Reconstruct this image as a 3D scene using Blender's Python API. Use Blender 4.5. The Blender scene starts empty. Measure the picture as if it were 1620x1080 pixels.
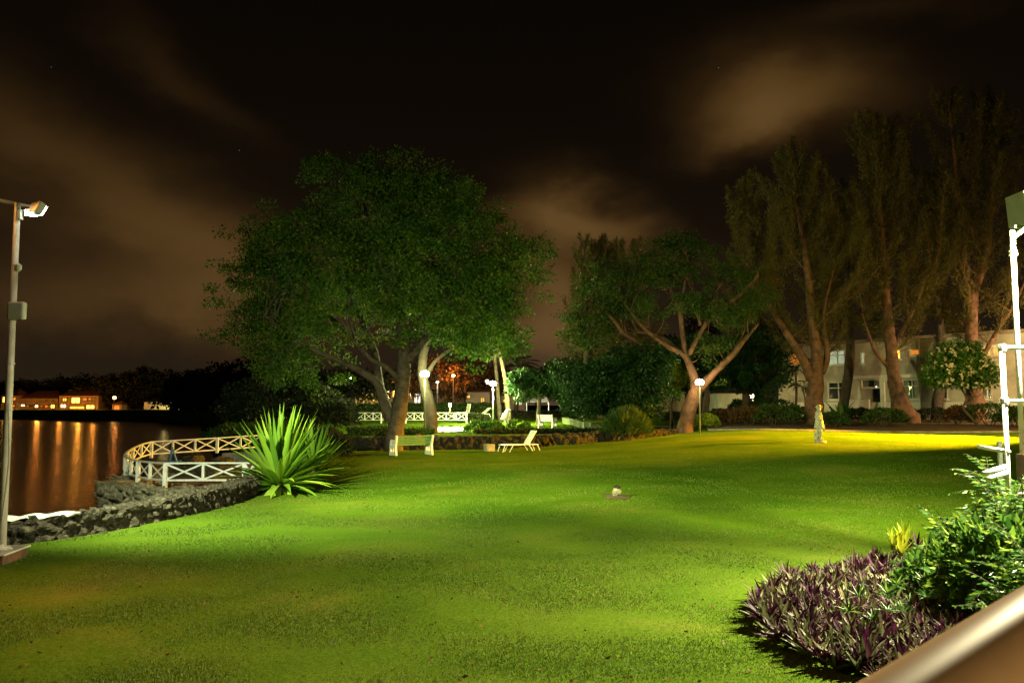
import bpy, math, random
import numpy as np
from mathutils import Vector, Matrix, noise as mn
R = math.radians
random.seed(7); rng = np.random.default_rng(7)
sc = bpy.context.scene
COL = sc.collection

# ------------------------------------------------------------------ camera
F = 1305.0; CAMZ = 2.4
TH = math.atan(100.0 / F); CT, ST = math.cos(TH), math.sin(TH)
cd = bpy.data.cameras.new('camera'); cam = bpy.data.objects.new('camera', cd); COL.objects.link(cam)
cd.sensor_width = 36; cd.lens = 36 * F / 1620; cd.clip_end = 3000; cd.clip_start = 0.05
cam.location = (0, 0, CAMZ); cam.rotation_euler = (math.pi / 2 + TH, 0, 0)
cd.dof.use_dof = True; cd.dof.focus_distance = 26; cd.dof.aperture_fstop = 9
sc.camera = cam
sc.view_settings.view_transform = 'Standard'; sc.view_settings.look = 'None'
sc.view_settings.exposure = 0; sc.view_settings.gamma = 1
sc.cycles.use_denoising = True
try: sc.cycles.denoiser = 'OPENIMAGEDENOISE'
except Exception: pass
sc.cycles.max_bounces = 6; sc.cycles.diffuse_bounces = 2; sc.cycles.glossy_bounces = 3
sc.cycles.transparent_max_bounces = 8; sc.cycles.sample_clamp_indirect = 3
sc.cycles.caustics_reflective = False; sc.cycles.caustics_refractive = False

def ray(px, py):
    dx, dv = px - 810.0, 540.0 - py
    return dx, F * CT - dv * ST, F * ST + dv * CT
def at(px, py, Y):
    dx, dy, dz = ray(px, py); k = Y / dy
    return Vector((dx * k, Y, CAMZ + dz * k))
def on_z(px, py, z):
    dx, dy, dz = ray(px, py); k = (z - CAMZ) / dz
    return Vector((dx * k, dy * k, z))

# ------------------------------------------------------------------ node helper
class N:
    def __init__(s, tree): s.t = tree; s.t.nodes.clear()
    def n(s, typ, ins=None, **kw):
        nd = s.t.nodes.new(typ)
        for k, v in kw.items(): setattr(nd, k, v)
        for k, v in (ins or {}).items():
            if isinstance(v, bpy.types.NodeSocket): s.t.links.new(v, nd.inputs[k])
            elif v is not None: nd.inputs[k].default_value = v
        return nd
    def math(s, op, a, b=0.0, c=0.0, clamp=False):
        nd = s.n('ShaderNodeMath', {0: a, 1: b, 2: c}, operation=op); nd.use_clamp = clamp
        return nd.outputs[0]
    def ramp(s, fac, stops, interp='LINEAR'):
        nd = s.n('ShaderNodeValToRGB', {0: fac}); e = nd.color_ramp.elements
        nd.color_ramp.interpolation = interp
        while len(e) > 1: e.remove(e[0])
        e[0].position = stops[0][0]; e[0].color = (*stops[0][1], 1)
        for p, c in stops[1:]:
            q = e.new(p); q.color = (*c, 1)
        return nd.outputs[0]
    def mix(s, fac, a, b, blend='MIX'):
        nd = s.n('ShaderNodeMix', data_type='RGBA', blend_type=blend)
        for i, v in ((0, fac), (6, a), (7, b)):
            if isinstance(v, bpy.types.NodeSocket): s.t.links.new(v, nd.inputs[i])
            else: nd.inputs[i].default_value = (*v, 1) if isinstance(v, tuple) and len(v) == 3 else v
        return nd.outputs[2]

# ------------------------------------------------------------------ world: night sky with clouds lit by the town
w = bpy.data.worlds.new('World'); sc.world = w; w.use_nodes = True
n = N(w.node_tree)
tc = n.n('ShaderNodeTexCoord').outputs['Generated']
sp = n.n('ShaderNodeSeparateXYZ', {0: tc})
X, Y_, Z = sp.outputs
az = n.math('ARCTAN2', X, Y_)
el = n.math('ARCSINE', Z)
no1 = n.n('ShaderNodeTexNoise', {'Vector': n.n('ShaderNodeMapping', {0: tc, 3: (1, 1, 2.2)}).outputs[0], 'Scale': 3.2, 'Detail': 4.0, 'Roughness': 0.5, 'Distortion': 0.3})
no2 = n.n('ShaderNodeTexNoise', {'Vector': n.n('ShaderNodeMapping', {0: tc, 1: (3, 1, 2), 3: (1, 1, 1.6)}).outputs[0], 'Scale': 6.0, 'Detail': 5.0, 'Roughness': 0.55})
azw = n.math('ADD', az, n.math('MULTIPLY', n.math('SUBTRACT', no1.outputs[0], 0.5), 0.20))
elw = n.math('ADD', el, n.math('MULTIPLY', n.math('SUBTRACT', no2.outputs[0], 0.5), 0.11))
def azel(px, py):
    d = Vector(ray(px, py)).normalized(); return math.atan2(d.x, d.y), math.asin(d.z)
def blob(px, py, rx, ry, rot, amp, p=1.0):
    a0, e0 = azel(px, py); c, s_ = math.cos(R(rot)), math.sin(R(rot))
    da = n.math('SUBTRACT', azw, a0); de = n.math('SUBTRACT', elw, e0)
    u = n.math('DIVIDE', n.math('ADD', n.math('MULTIPLY', da, c), n.math('MULTIPLY', de, s_)), rx / F)
    v = n.math('DIVIDE', n.math('SUBTRACT', n.math('MULTIPLY', de, c), n.math('MULTIPLY', da, s_)), ry / F)
    r2 = n.math('ADD', n.math('MULTIPLY', u, u), n.math('MULTIPLY', v, v))
    return n.math('MULTIPLY', n.math('EXPONENT', n.math('MULTIPLY', r2, -p)), amp)
cl = None
for args in [(1230, 155, 125, 55, -6, 1.35), (1165, 215, 75, 30, 10, .5),
             (290, 370, 160, 65, -25, .75), (330, 480, 150, 50, -5, .55), (40, 240, 160, 70, -35, .50), (340, 420, 140, 60, -15, .30), (60, 450, 200, 50, 0, .28), (160, 500, 300, 40, 0, .25),
             (965, 352, 90, 36, -28, 1.25), (885, 450, 80, 80, 0, 1.2), (880, 340, 90, 24, 12, .5), (860, 530, 90, 60, 0, .8),
             (280, 130, 120, 30, -30, .22), (1400, 10, 140, 25, 0, .16)]:
    b = blob(*args); cl = b if cl is None else n.math('ADD', cl, b)
tex = n.math('MULTIPLY', cl, n.math('ADD', 0.50, n.math('MULTIPLY', no2.outputs[0], 1.0)))
cloudcol = n.ramp(n.math('MULTIPLY', tex, 0.66), [(0, (0.0022, 0.0013, 0.0006)), (0.275, (0.026, 0.0125, 0.0033)), (0.55, (0.062, 0.031, 0.008)), (1.0, (0.105, 0.056, 0.016))])
# faint greyer glow towards the horizon
hz = n.math('EXPONENT', n.math('MULTIPLY', n.math('ABSOLUTE', el), -6.5))
base = n.mix(hz, (0.0, 0.0, 0.0), (0.020, 0.0125, 0.0065))
sky = n.mix(1.0, cloudcol, base, 'ADD')
hz2 = n.math('EXPONENT', n.math('MULTIPLY', n.math('ABSOLUTE', el), -14.0))
glow = n.math('MULTIPLY', hz2, blob(880, 560, 170, 130, 0, 1.0))
sky = n.mix(1.0, sky, n.mix(glow, (0, 0, 0), (0.07, 0.042, 0.022)), 'ADD')
vor = n.n('ShaderNodeTexVoronoi', {'Vector': tc, 'Scale': 30.0})
star = n.math('MULTIPLY', n.math('LESS_THAN', vor.outputs['Distance'], 0.018), n.math('GREATER_THAN', n.n('ShaderNodeSeparateColor', {0: vor.outputs['Color']}).outputs[0], 0.62))
sky = n.mix(n.math('MULTIPLY', star, n.math('SUBTRACT', 1.0, tex, clamp=True)), sky, (0.12, 0.12, 0.12))
bg = n.n('ShaderNodeBackground', {0: sky, 1: 1.0})
n.n('ShaderNodeOutputWorld', {0: bg.outputs[0]})

# ------------------------------------------------------------------ lamps (lights of lamps built below, plus added far spots and fill)
def light(name, typ, loc, power, col, target=None, cone=None, blend=0.5, size=0.12, parent=None):
    l = bpy.data.lights.new(name, typ); l.energy = power; l.color = col; l.shadow_soft_size = size
    o = bpy.data.objects.new(name, l); COL.objects.link(o); o.location = loc
    if typ == 'SPOT': l.spot_size = R(cone); l.spot_blend = blend
    if target is not None:
        d = Vector(target) - Vector(loc); o.rotation_euler = d.to_track_quat('-Z', 'Y').to_euler()
    return o
P_LEFT = at(63, 334, 13.0)
P_RIGHT = Vector((7.5, 10.1, 5.3))
light('left_flood_light', 'SPOT', P_LEFT + Vector((0.02, .12, -.05)), 11000, (0.92, 1.0, 0.60), (-3.0, 26, -1.0), 130, 0.9, 0.10)
light('added_left_far_spot', 'SPOT', P_LEFT + Vector((0.08, .12, -.05)), 25000, (0.88, 1.0, 0.32), (4, 32, -.6), 60, 0.95, 0.10)  # second spot added at the left head to brighten the far lawn
light('left_sodium_light', 'SPOT', at(-30, 268, 12.8), 2600, (1.0, 0.36, 0.04), (-4.0, 5.5, 0), 105, 1.0, 0.15)
light('right_flood_light', 'SPOT', P_RIGHT + Vector((-.12, -.05, -.1)), 15000, (1.0, 0.90, 0.55), (4.0, 8.6, 0.0), 146, 1.0, 0.16)
light('added_right_far_spot', 'SPOT', P_RIGHT + Vector((-.12, .15, -.1)), 21000, (0.94, 1.0, 0.34), (6.0, 27.0, -.5), 74, 1.0, 0.16)  # added spot without a head of its own, carries light to the far lawn
P_SOD = Vector((27.5, 41.0, 6.3))
light('sodium_light', 'SPOT', P_SOD, 175000, (1.0, 0.46, 0.01), (20.0, 40.4, 0.7), 66, 0.35, 0.12)
light('sodium_spill', 'POINT', P_SOD + Vector((-.3, 0, 0)), 3300, (1.0, 0.66, 0.16), size=.2)  # extra point light added beside the sodium spot to brighten the casuarinas
light('garden_light_green', 'POINT', at(672, 592, 43.2), 1300, (0.90, 1.0, 0.40), size=0.42)
light('garden_light_white', 'POINT', at(780, 607, 59), 13000, (0.95, 1.0, 0.35), size=0.42)
light('garden_light_cold', 'POINT', at(470, 620, 74), 500, (0.9, 1.0, 0.8), size=0.42)
light('garden_light_warm', 'POINT', at(1107, 605, 46.8), 330, (1.0, 0.80, 0.30), size=0.42)
light('porch_light', 'POINT', at(1191, 627, 70), 420, (1.0, 0.65, 0.22), size=0.42)
light('building_light', 'SPOT', Vector((37, 49, 6.5)), 11000, (1.0, 0.68, 0.28), (29, 66, 4), 110, 0.8, 0.2)
light('terrace_light', 'POINT', Vector((1.7, -.6, 1.75)), 90, (1.0, 0.75, 0.45), size=.14)

# ------------------------------------------------------------------ materials
MATS = {}
def pmat(name, build):
    m = bpy.data.materials.new(name); m.use_nodes = True; q = N(m.node_tree)
    sh = build(q); q.n('ShaderNodeOutputMaterial', {0: sh}); MATS[name] = m; return m
def simple(name, col, col2=None, rough=0.7, scale=6.0, bump=0.0, metal=0.0, bscale=None, contrast=(0.35, 0.65), spec=0.5):
    def b(q):
        co = q.n('ShaderNodeTexCoord').outputs['Object']
        no = q.n('ShaderNodeTexNoise', {'Vector': co, 'Scale': scale, 'Detail': 6.0, 'Roughness': 0.6})
        c = q.ramp(no.outputs[0], [(contrast[0], col2 or tuple(v * 0.6 for v in col)), (contrast[1], col)])
        ins = {'Base Color': c, 'Roughness': rough, 'Metallic': metal, 'Specular IOR Level': spec}
        if bump:
            nb = q.n('ShaderNodeTexNoise', {'Vector': co, 'Scale': bscale or scale * 3, 'Detail': 5.0})
            ins['Normal'] = q.n('ShaderNodeBump', {'Strength': bump, 'Distance': 0.05, 'Height': nb.outputs[0]}).outputs[0]
        return q.n('ShaderNodeBsdfPrincipled', ins).outputs[0]
    return pmat(name, b)
def leafmat(name, stops, rough=0.6, trans=0.3, spec=0.22):
    def b(q):
        v = q.n('ShaderNodeAttribute', attribute_name='var').outputs['Fac']
        c = q.ramp(v, stops)
        p = q.n('ShaderNodeBsdfPrincipled', {'Base Color': c, 'Roughness': rough, 'Specular IOR Level': spec})
        t = q.n('ShaderNodeBsdfTranslucent', {0: c})
        return q.n('ShaderNodeMixShader', {0: trans, 1: p.outputs[0], 2: t.outputs[0]}).outputs[0]
    return pmat(name, b)
def emit(name, col, s):
    def b(q):
        co = q.n('ShaderNodeTexCoord').outputs['Object']
        no = q.n('ShaderNodeTexNoise', {'Vector': co, 'Scale': 1.5, 'Detail': 4.0})
        k = q.math('MULTIPLY', q.math('ADD', no.outputs[0], 0.3), s * 1.2)
        return q.n('ShaderNodeEmission', {0: (*col, 1), 1: k}).outputs[0]
    return pmat(name, b)

simple('white_paint', (0.78, 0.78, 0.74), (0.50, 0.49, 0.43), 0.5, 5.0, 0.15, contrast=(0.25, 0.5))
simple('cream_paint', (0.62, 0.58, 0.46), (0.45, 0.42, 0.33), 0.45, 4.0, 0.1)
simple('grey_box', (0.52, 0.52, 0.44), (0.42, 0.42, 0.35), 0.5, 3.0, 0.05)
simple('steel', (0.55, 0.56, 0.54), (0.35, 0.36, 0.35), 0.45, 8.0, 0.1, metal=0.35)
simple('green_slat', (0.08, 0.20, 0.06), (0.05, 0.13, 0.045), 0.5, 9.0, 0.1)
simple('bronze_rail', (0.60, 0.38, 0.16), (0.50, 0.30, 0.12), 0.42, 5.0, 0.0, metal=0.1, bscale=14, contrast=(0.35, 0.6))
simple('plank', (0.16, 0.075, 0.035), (0.07, 0.035, 0.02), 0.7, 5.0, 0.3)
simple('deck', (0.13, 0.075, 0.055), (0.07, 0.04, 0.03), 0.8, 2.0, 0.2)
simple('render_wall', (0.40, 0.37, 0.29), (0.20, 0.185, 0.145), 0.9, 0.9, 0.2, contrast=(0.3, 0.62), bscale=8)
simple('pale_wall', (0.60, 0.58, 0.50), (0.42, 0.40, 0.34), 0.9, 1.0, 0.2, bscale=8)
simple('dim_wall', (0.28, 0.22, 0.16), (0.16, 0.12, 0.08), 0.9, 0.6, 0.2, bscale=8)
simple('concrete', (0.30, 0.28, 0.24), (0.16, 0.15, 0.12), 0.9, 3.0, 0.3)
simple('pale_concrete', (0.13, 0.17, 0.08), (0.09, 0.12, 0.055), 0.9, 3.0, 0.2)
simple('soil', (0.12, 0.065, 0.032), (0.045, 0.028, 0.016), 0.95, 3.0, 0.6, bscale=20)
simple('tile_roof', (0.16, 0.05, 0.03), (0.08, 0.03, 0.02), 0.8, 2.0, 0.4)
simple('dark_roof', (0.05, 0.04, 0.035), (0.02, 0.017, 0.015), 0.9, 2.0, 0.2)
simple('dark_glass', (0.02, 0.03, 0.03), (0.01, 0.012, 0.012), 0.08, 2.0)
simple('curtain', (0.30, 0.29, 0.20), (0.17, 0.17, 0.12), 0.9, 7.0)
simple('statue_stone', (0.42, 0.40, 0.35), (0.15, 0.145, 0.13), 0.8, 6.0, 0.4, bscale=20)
simple('pebble', (0.30, 0.24, 0.17), (0.10, 0.09, 0.07), 0.85, 9.0, 0.5)
simple('blue_bar', (0.06, 0.20, 0.32), (0.04, 0.12, 0.2), 0.5)
simple('red_cloth', (0.55, 0.08, 0.09), (0.35, 0.05, 0.06), 0.8, 8.0, 0.3)
simple('cable', (0.5, 0.5, 0.42), None, 0.6)
simple('bark_pale', (0.105, 0.078, 0.052), (0.035, 0.025, 0.017), 0.9, 3.0, 0.9, bscale=7)
simple('bark_red', (0.17, 0.078, 0.045), (0.055, 0.025, 0.015), 0.9, 2.4, 1.0, bscale=6)
simple('bark_dark', (0.08, 0.055, 0.038), (0.04, 0.028, 0.02), 0.9, 3.0, 0.8, bscale=7)
simple('white_cloth', (0.75, 0.72, 0.62), (0.5, 0.47, 0.4), 0.9, 8.0, 0.4)
simple('post_green', (0.15, 0.18, 0.11), (0.08, 0.10, 0.06), 0.6, 6.0, 0.2)
leafmat('leaf_rain', [(0, (0.014, 0.045, 0.004)), (0.5, (0.050, 0.125, 0.009)), (0.85, (0.13, 0.18, 0.014)), (1, (0.22, 0.20, 0.02))])
leafmat('leaf_flame', [(0, (0.018, 0.040, 0.007)), (0.6, (0.042, 0.085, 0.010)), (1, (0.10, 0.11, 0.018))])
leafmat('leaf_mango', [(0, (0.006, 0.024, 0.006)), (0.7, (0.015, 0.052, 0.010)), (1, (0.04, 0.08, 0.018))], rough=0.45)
leafmat('leaf_needle', [(0, (0.05, 0.05, 0.013)), (0.6, (0.10, 0.085, 0.02)), (1, (0.17, 0.12, 0.03))], rough=0.7)
leafmat('leaf_hedge', [(0, (0.014, 0.035, 0.008)), (0.6, (0.035, 0.075, 0.014)), (1, (0.08, 0.12, 0.02))])
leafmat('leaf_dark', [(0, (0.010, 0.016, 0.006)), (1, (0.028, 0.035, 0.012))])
leafmat('leaf_bright', [(0, (0.10, 0.18, 0.012)), (0.6, (0.22, 0.30, 0.02)), (1, (0.38, 0.38, 0.03))])
leafmat('leaf_agave', [(0, (0.09, 0.20, 0.022)), (0.6, (0.24, 0.40, 0.040)), (1, (0.42, 0.50, 0.08))], rough=0.4, trans=0.2)
leafmat('leaf_purple', [(0, (0.022, 0.008, 0.018)), (0.42, (0.085, 0.016, 0.05)), (0.5, (0.075, 0.09, 0.035)), (0.85, (0.19, 0.20, 0.10)), (1, (0.25, 0.15, 0.05))], rough=0.55, trans=0.15)
leafmat('leaf_fern', [(0, (0.02, 0.06, 0.01)), (0.6, (0.06, 0.15, 0.025)), (1, (0.20, 0.30, 0.03))], rough=0.35)
leafmat('leaf_croton', [(0, (0.14, 0.24, 0.02)), (0.5, (0.36, 0.46, 0.03)), (1, (0.60, 0.56, 0.04))], rough=0.35)
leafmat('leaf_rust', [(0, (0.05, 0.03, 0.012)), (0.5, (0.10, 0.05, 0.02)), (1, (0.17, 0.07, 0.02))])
leafmat('petal', [(0, (0.6, 0.5, 0.3)), (1, (0.8, 0.75, 0.6))])
leafmat('grass_blade', [(0, (0.060, 0.115, 0.010)), (0.6, (0.100, 0.160, 0.016)), (1, (0.22, 0.20, 0.05))], rough=0.6, trans=0.25)
emit('lamp_white', (0.95, 1.0, 0.85), 60); emit('lamp_green', (0.75, 1.0, 0.45), 60); emit('lamp_warm', (1.0, 0.85, 0.55), 55)
emit('lamp_orange', (1.0, 0.45, 0.10), 30)
emit('win_orange', (1.0, 0.33, 0.03), 5.0); emit('win_yellow', (1.0, 0.48, 0.05), 8); emit('win_bright', (1.0, 0.58, 0.20), 18)
emit('win_pale', (0.75, 0.85, 0.50), 0.55); emit('win_dim', (1.0, 0.30, 0.03), 0.8); emit('win_amber', (1.0, 0.50, 0.08), 1.3); emit('win_red', (1.0, 0.14, 0.02), 3.0)
emit('win_white', (1.0, 0.88, 0.65), 1.6)

def b_rock(q):
    co = q.n('ShaderNodeTexCoord').outputs['Object']
    vo = q.n('ShaderNodeTexVoronoi', {'Vector': co, 'Scale': 3.4, 'Randomness': 1.0})
    no = q.n('ShaderNodeTexNoise', {'Vector': co, 'Scale': 9.0, 'Detail': 8.0, 'Roughness': 0.7})
    pit = q.n('ShaderNodeTexNoise', {'Vector': co, 'Scale': 28.0, 'Detail': 4.0})
    c = q.ramp(no.outputs[0], [(0.36, (0.016, 0.014, 0.010)), (0.54, (0.075, 0.065, 0.042)), (0.70, (0.22, 0.195, 0.13))])
    tone = q.n('ShaderNodeSeparateColor', {0: vo.outputs['Color']}).outputs[0]
    c = q.mix(q.math('MULTIPLY', tone, 0.55), c, (0.05, 0.042, 0.028))
    h = q.math('ADD', q.math('MULTIPLY', no.outputs[0], 1.0), q.math('MULTIPLY', pit.outputs[0], 0.6))
    bm_ = q.n('ShaderNodeBump', {'Strength': 1.0, 'Distance': 0.08, 'Height': h})
    return q.n('ShaderNodeBsdfPrincipled', {'Base Color': c, 'Roughness': 0.95, 'Normal': bm_.outputs[0], 'Specular IOR Level': 0.2}).outputs[0]
pmat('rock', b_rock)
def b_rock_pale(q):
    co = q.n('ShaderNodeTexCoord').outputs['Object']
    no = q.n('ShaderNodeTexNoise', {'Vector': co, 'Scale': 6.0, 'Detail': 9.0, 'Roughness': 0.72})
    c = q.ramp(no.outputs[0], [(0.34, (0.06, 0.055, 0.035)), (0.52, (0.22, 0.20, 0.135)), (0.68, (0.42, 0.39, 0.28))])
    bm_ = q.n('ShaderNodeBump', {'Strength': 1.0, 'Distance': 0.08, 'Height': no.outputs[0]})
    return q.n('ShaderNodeBsdfPrincipled', {'Base Color': c, 'Roughness': 0.95, 'Normal': bm_.outputs[0], 'Specular IOR Level': 0.2}).outputs[0]
pmat('rock_pale', b_rock_pale)
def b_garden_wall(q):
    co = q.n('ShaderNodeTexCoord').outputs['Object']
    no = q.n('ShaderNodeTexNoise', {'Vector': co, 'Scale': 5.0, 'Detail': 8.0, 'Roughness': 0.7})
    c = q.ramp(no.outputs[0], [(0.35, (0.005, 0.005, 0.003)), (0.6, (0.020, 0.014, 0.008)), (0.75, (0.06, 0.038, 0.022))])
    bm_ = q.n('ShaderNodeBump', {'Strength': 1.0, 'Distance': 0.1, 'Height': no.outputs[0]})
    return q.n('ShaderNodeBsdfPrincipled', {'Base Color': c, 'Roughness': 0.95, 'Normal': bm_.outputs[0]}).outputs[0]
pmat('rock_dark', b_garden_wall)
def b_lawn(q):
    co = q.n('ShaderNodeTexCoord').outputs['Object']
    big = q.n('ShaderNodeTexNoise', {'Vector': co, 'Scale': 0.30, 'Detail': 5.0, 'Roughness': 0.6, 'Distortion': 0.6})
    mid = q.n('ShaderNodeTexNoise', {'Vector': co, 'Scale': 2.4, 'Detail': 6.0, 'Roughness': 0.7})
    fin = q.n('ShaderNodeTexNoise', {'Vector': co, 'Scale': 22.0, 'Detail': 6.0, 'Roughness': 0.75})
    c1 = q.ramp(big.outputs[0], [(0.33, (0.058, 0.118, 0.009)), (0.55, (0.090, 0.150, 0.013)), (0.7, (0.145, 0.165, 0.026))])
    c2 = q.ramp(fin.outputs[0], [(0.3, (0.55, 0.58, 0.5)), (0.55, (0.95, 0.95, 0.9)), (0.75, (1.4, 1.3, 1.2))])
    c = q.mix(1.0, c1, c2, 'MULTIPLY')
    dry = q.math('MULTIPLY', q.math('SUBTRACT', mid.outputs[0], 0.60, clamp=True), 5.0, clamp=True)
    c = q.mix(q.math('MULTIPLY', dry, 0.55), c, (0.14, 0.10, 0.035))
    h = q.math('ADD', q.math('MULTIPLY', fin.outputs[0], 0.6), q.math('MULTIPLY', mid.outputs[0], 0.8))
    bm_ = q.n('ShaderNodeBump', {'Strength': 0.6, 'Distance': 0.06, 'Height': h})
    return q.n('ShaderNodeBsdfPrincipled', {'Base Color': c, 'Roughness': 1.0, 'Normal': bm_.outputs[0], 'Specular IOR Level': 0.0}).outputs[0]
pmat('lawn', b_lawn)
def b_water(q):
    co = q.n('ShaderNodeTexCoord').outputs['Object']
    mp = q.n('ShaderNodeMapping', {0: co, 3: (0.5, 1.1, 1)}).outputs[0]
    n1 = q.n('ShaderNodeTexNoise', {'Vector': mp, 'Scale': 1.1, 'Detail': 6.0, 'Roughness': 0.6})
    bm_ = q.n('ShaderNodeBump', {'Strength': 0.35, 'Distance': 0.12, 'Height': n1.outputs[0]})
    return q.n('ShaderNodeBsdfPrincipled', {'Base Color': (0.012, 0.008, 0.004, 1), 'Roughness': 0.27, 'IOR': 1.33, 'Normal': bm_.outputs[0]}).outputs[0]
pmat('water', b_water)

# ------------------------------------------------------------------ mesh helpers
def link(name, me, mat=None, parent=None, smooth=False):
    o = bpy.data.objects.new(name, me); COL.objects.link(o)
    if mat: me.materials.append(MATS[mat])
    if parent is not None: o.parent = parent
    if smooth: me.polygons.foreach_set('use_smooth', [True] * len(me.polygons))
    return o
def tag(o, label, cat, group=None):
    o['label'] = label; o['category'] = cat
    if group: o['group'] = group
    return o
def thing(name, label, cat, loc=(0, 0, 0), group=None, rz=0.0):
    o = bpy.data.objects.new(name, None); COL.objects.link(o); o.location = loc; o.rotation_euler = (0, 0, rz)
    o.empty_display_size = 0.2
    return tag(o, label, cat, group)
def struct(o, kind='structure'): o['kind'] = kind; return o
class MB:
    """verts in WORLD or local coords; build() subtracts the origin"""
    def __init__(s): s.v = []; s.f = []
    def add(s, v, f):
        k = len(s.v); s.v += [tuple(p) for p in v]; s.f += [tuple(i + k for i in q) for q in f]; return s
    def box(s, c, d, rz=0.0, M=None, bev=0.0):
        hx, hy, hz = d[0] / 2, d[1] / 2, d[2] / 2
        b = min(bev, hx * .9, hy * .9, hz * .9)
        if b <= 0:
            vs = [Vector((x, y, z)) for x in (-hx, hx) for y in (-hy, hy) for z in (-hz, hz)]
            fs = [(0, 1, 3, 2), (4, 6, 7, 5), (0, 4, 5, 1), (2, 3, 7, 6), (0, 2, 6, 4), (1, 5, 7, 3)]
        else:
            import bmesh
            bm = bmesh.new(); bmesh.ops.create_cube(bm, size=1.0)
            for v in bm.verts: v.co = Vector((v.co.x * d[0], v.co.y * d[1], v.co.z * d[2]))
            bmesh.ops.bevel(bm, geom=bm.edges[:], offset=b, segments=2, affect='EDGES', profile=0.6)
            bm.verts.index_update(); vs = [v.co.copy() for v in bm.verts]; fs = [tuple(v.index for v in f.verts) for f in bm.faces]; bm.free()
        Rm = M if M is not None else Matrix.Rotation(rz, 3, 'Z')
        c = Vector(c)
        return s.add([Rm @ v + c for v in vs], fs)
    def bar(s, a, b, w_, h=None, up=(0, 0, 1), bev=0.0):
        a, b = Vector(a), Vector(b); d = b - a; L = d.length
        if L < 1e-6: return s
        x = d / L; u = Vector(up)
        if abs(x.dot(u)) > .99: u = Vector((0, 1, 0))
        y = u.cross(x).normalized(); z = x.cross(y)
        return s.box((a + b) / 2, (L, w_, h or w_), M=Matrix((x, y, z)).transposed(), bev=bev)
    def tube(s, pts, rad, sides=8, wob=0.0, cap=True):
        pts = [Vector(p) for p in pts]; n_ = len(pts)
        if not hasattr(rad, '__len__'): rad = [rad] * n_
        k0 = len(s.v); prev = None
        for i, p in enumerate(pts):
            t = (pts[min(i + 1, n_ - 1)] - pts[max(i - 1, 0)]).normalized()
            if prev is None:
                u = Vector((1, 0, 0)) if abs(t.x) < .8 else Vector((0, 1, 0))
                u = (u - t * u.dot(t)).normalized()
            else:
                u = (prev - t * prev.dot(t)).normalized()
            prev = u; v = t.cross(u)
            for j in range(sides):
                a = 2 * math.pi * j / sides
                r = rad[i] * (1 + (wob * mn.noise(p * 1.7 + Vector((math.cos(a), math.sin(a), 0)) * 1.3) if wob else 0))
                s.v.append(tuple(p + (u * math.cos(a) + v * math.sin(a)) * r))
        for i in range(n_ - 1):
            for j in range(sides):
                a, b = k0 + i * sides + j, k0 + i * sides + (j + 1) % sides
                s.f.append((a, b, b + sides, a + sides))
        if cap:
            s.f.append(tuple(k0 + j for j in reversed(range(sides)))); s.f.append(tuple(k0 + (n_ - 1) * sides + j for j in range(sides)))
        return s
    def lathe(s, c, prof, sides=16):
        c = Vector(c); k0 = len(s.v)
        for r, z in prof:
            for j in range(sides):
                a = 2 * math.pi * j / sides; s.v.append((c.x + r * math.cos(a), c.y + r * math.sin(a), c.z + z))
        for i in range(len(prof) - 1):
            for j in range(sides):
                a, b = k0 + i * sides + j, k0 + i * sides + (j + 1) % sides
                s.f.append((a, b, b + sides, a + sides))
        s.f.append(tuple(k0 + j for j in reversed(range(sides)))); s.f.append(tuple(k0 + (len(prof) - 1) * sides + j for j in range(sides)))
        return s
    def build(s, name, mat, parent=None, origin=None, smooth=False):
        if origin is None: origin = Vector(parent.location) if parent is not None and parent.type == 'EMPTY' and parent.rotation_euler.z == 0 else Vector((0, 0, 0))
        me = bpy.data.meshes.new(name); me.from_pydata([(x - origin[0], y - origin[1], z - origin[2]) for x, y, z in s.v], [], s.f); me.update()
        o = link(name, me, mat, parent, smooth)
        if parent is None: o.location = origin
        return o
def spl(pts, k=4):
    pts = [Vector(p) for p in pts]; out = []
    P = [pts[0] * 2 - pts[1]] + pts + [pts[-1] * 2 - pts[-2]]
    for i in range(1, len(P) - 2):
        for j in range(k):
            t = j / k; a, b, c, d = P[i - 1:i + 3]
            out.append(0.5 * ((2 * b) + (c - a) * t + (2 * a - 5 * b + 4 * c - d) * t * t + (3 * b - a - 3 * c + d) * t ** 3))
    out.append(pts[-1]); return out
def lerpr(r, n_):
    r = list(r); return [float(np.interp(i / (n_ - 1), np.linspace(0, 1, len(r)), r)) for i in range(n_)]
def np_mesh(name, V, Fc, mat, parent=None, origin=(0, 0, 0), var=None, smooth=False):
    V = np.asarray(V, np.float32).reshape(-1, 3) - np.array(origin, np.float32); Fc = np.asarray(Fc, np.int32); m, k = Fc.shape
    me = bpy.data.meshes.new(name); me.vertices.add(len(V)); me.vertices.foreach_set('co', V.ravel())
    me.loops.add(m * k); me.loops.foreach_set('vertex_index', Fc.ravel()); me.polygons.add(m)
    me.polygons.foreach_set('loop_start', np.arange(m, dtype=np.int32) * k)
    try: me.polygons.foreach_set('loop_total', np.full(m, k, np.int32))
    except Exception: pass
    me.update(calc_edges=True)
    if var is not None:
        a = me.attributes.new('var', 'FLOAT', 'FACE'); a.data.foreach_set('value', np.asarray(var, np.float32))
    o = link(name, me, mat, parent, smooth)
    if parent is None: o.location = origin
    return o
def unit(a): return a / np.maximum(np.linalg.norm(a, axis=-1, keepdims=True), 1e-9)
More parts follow.
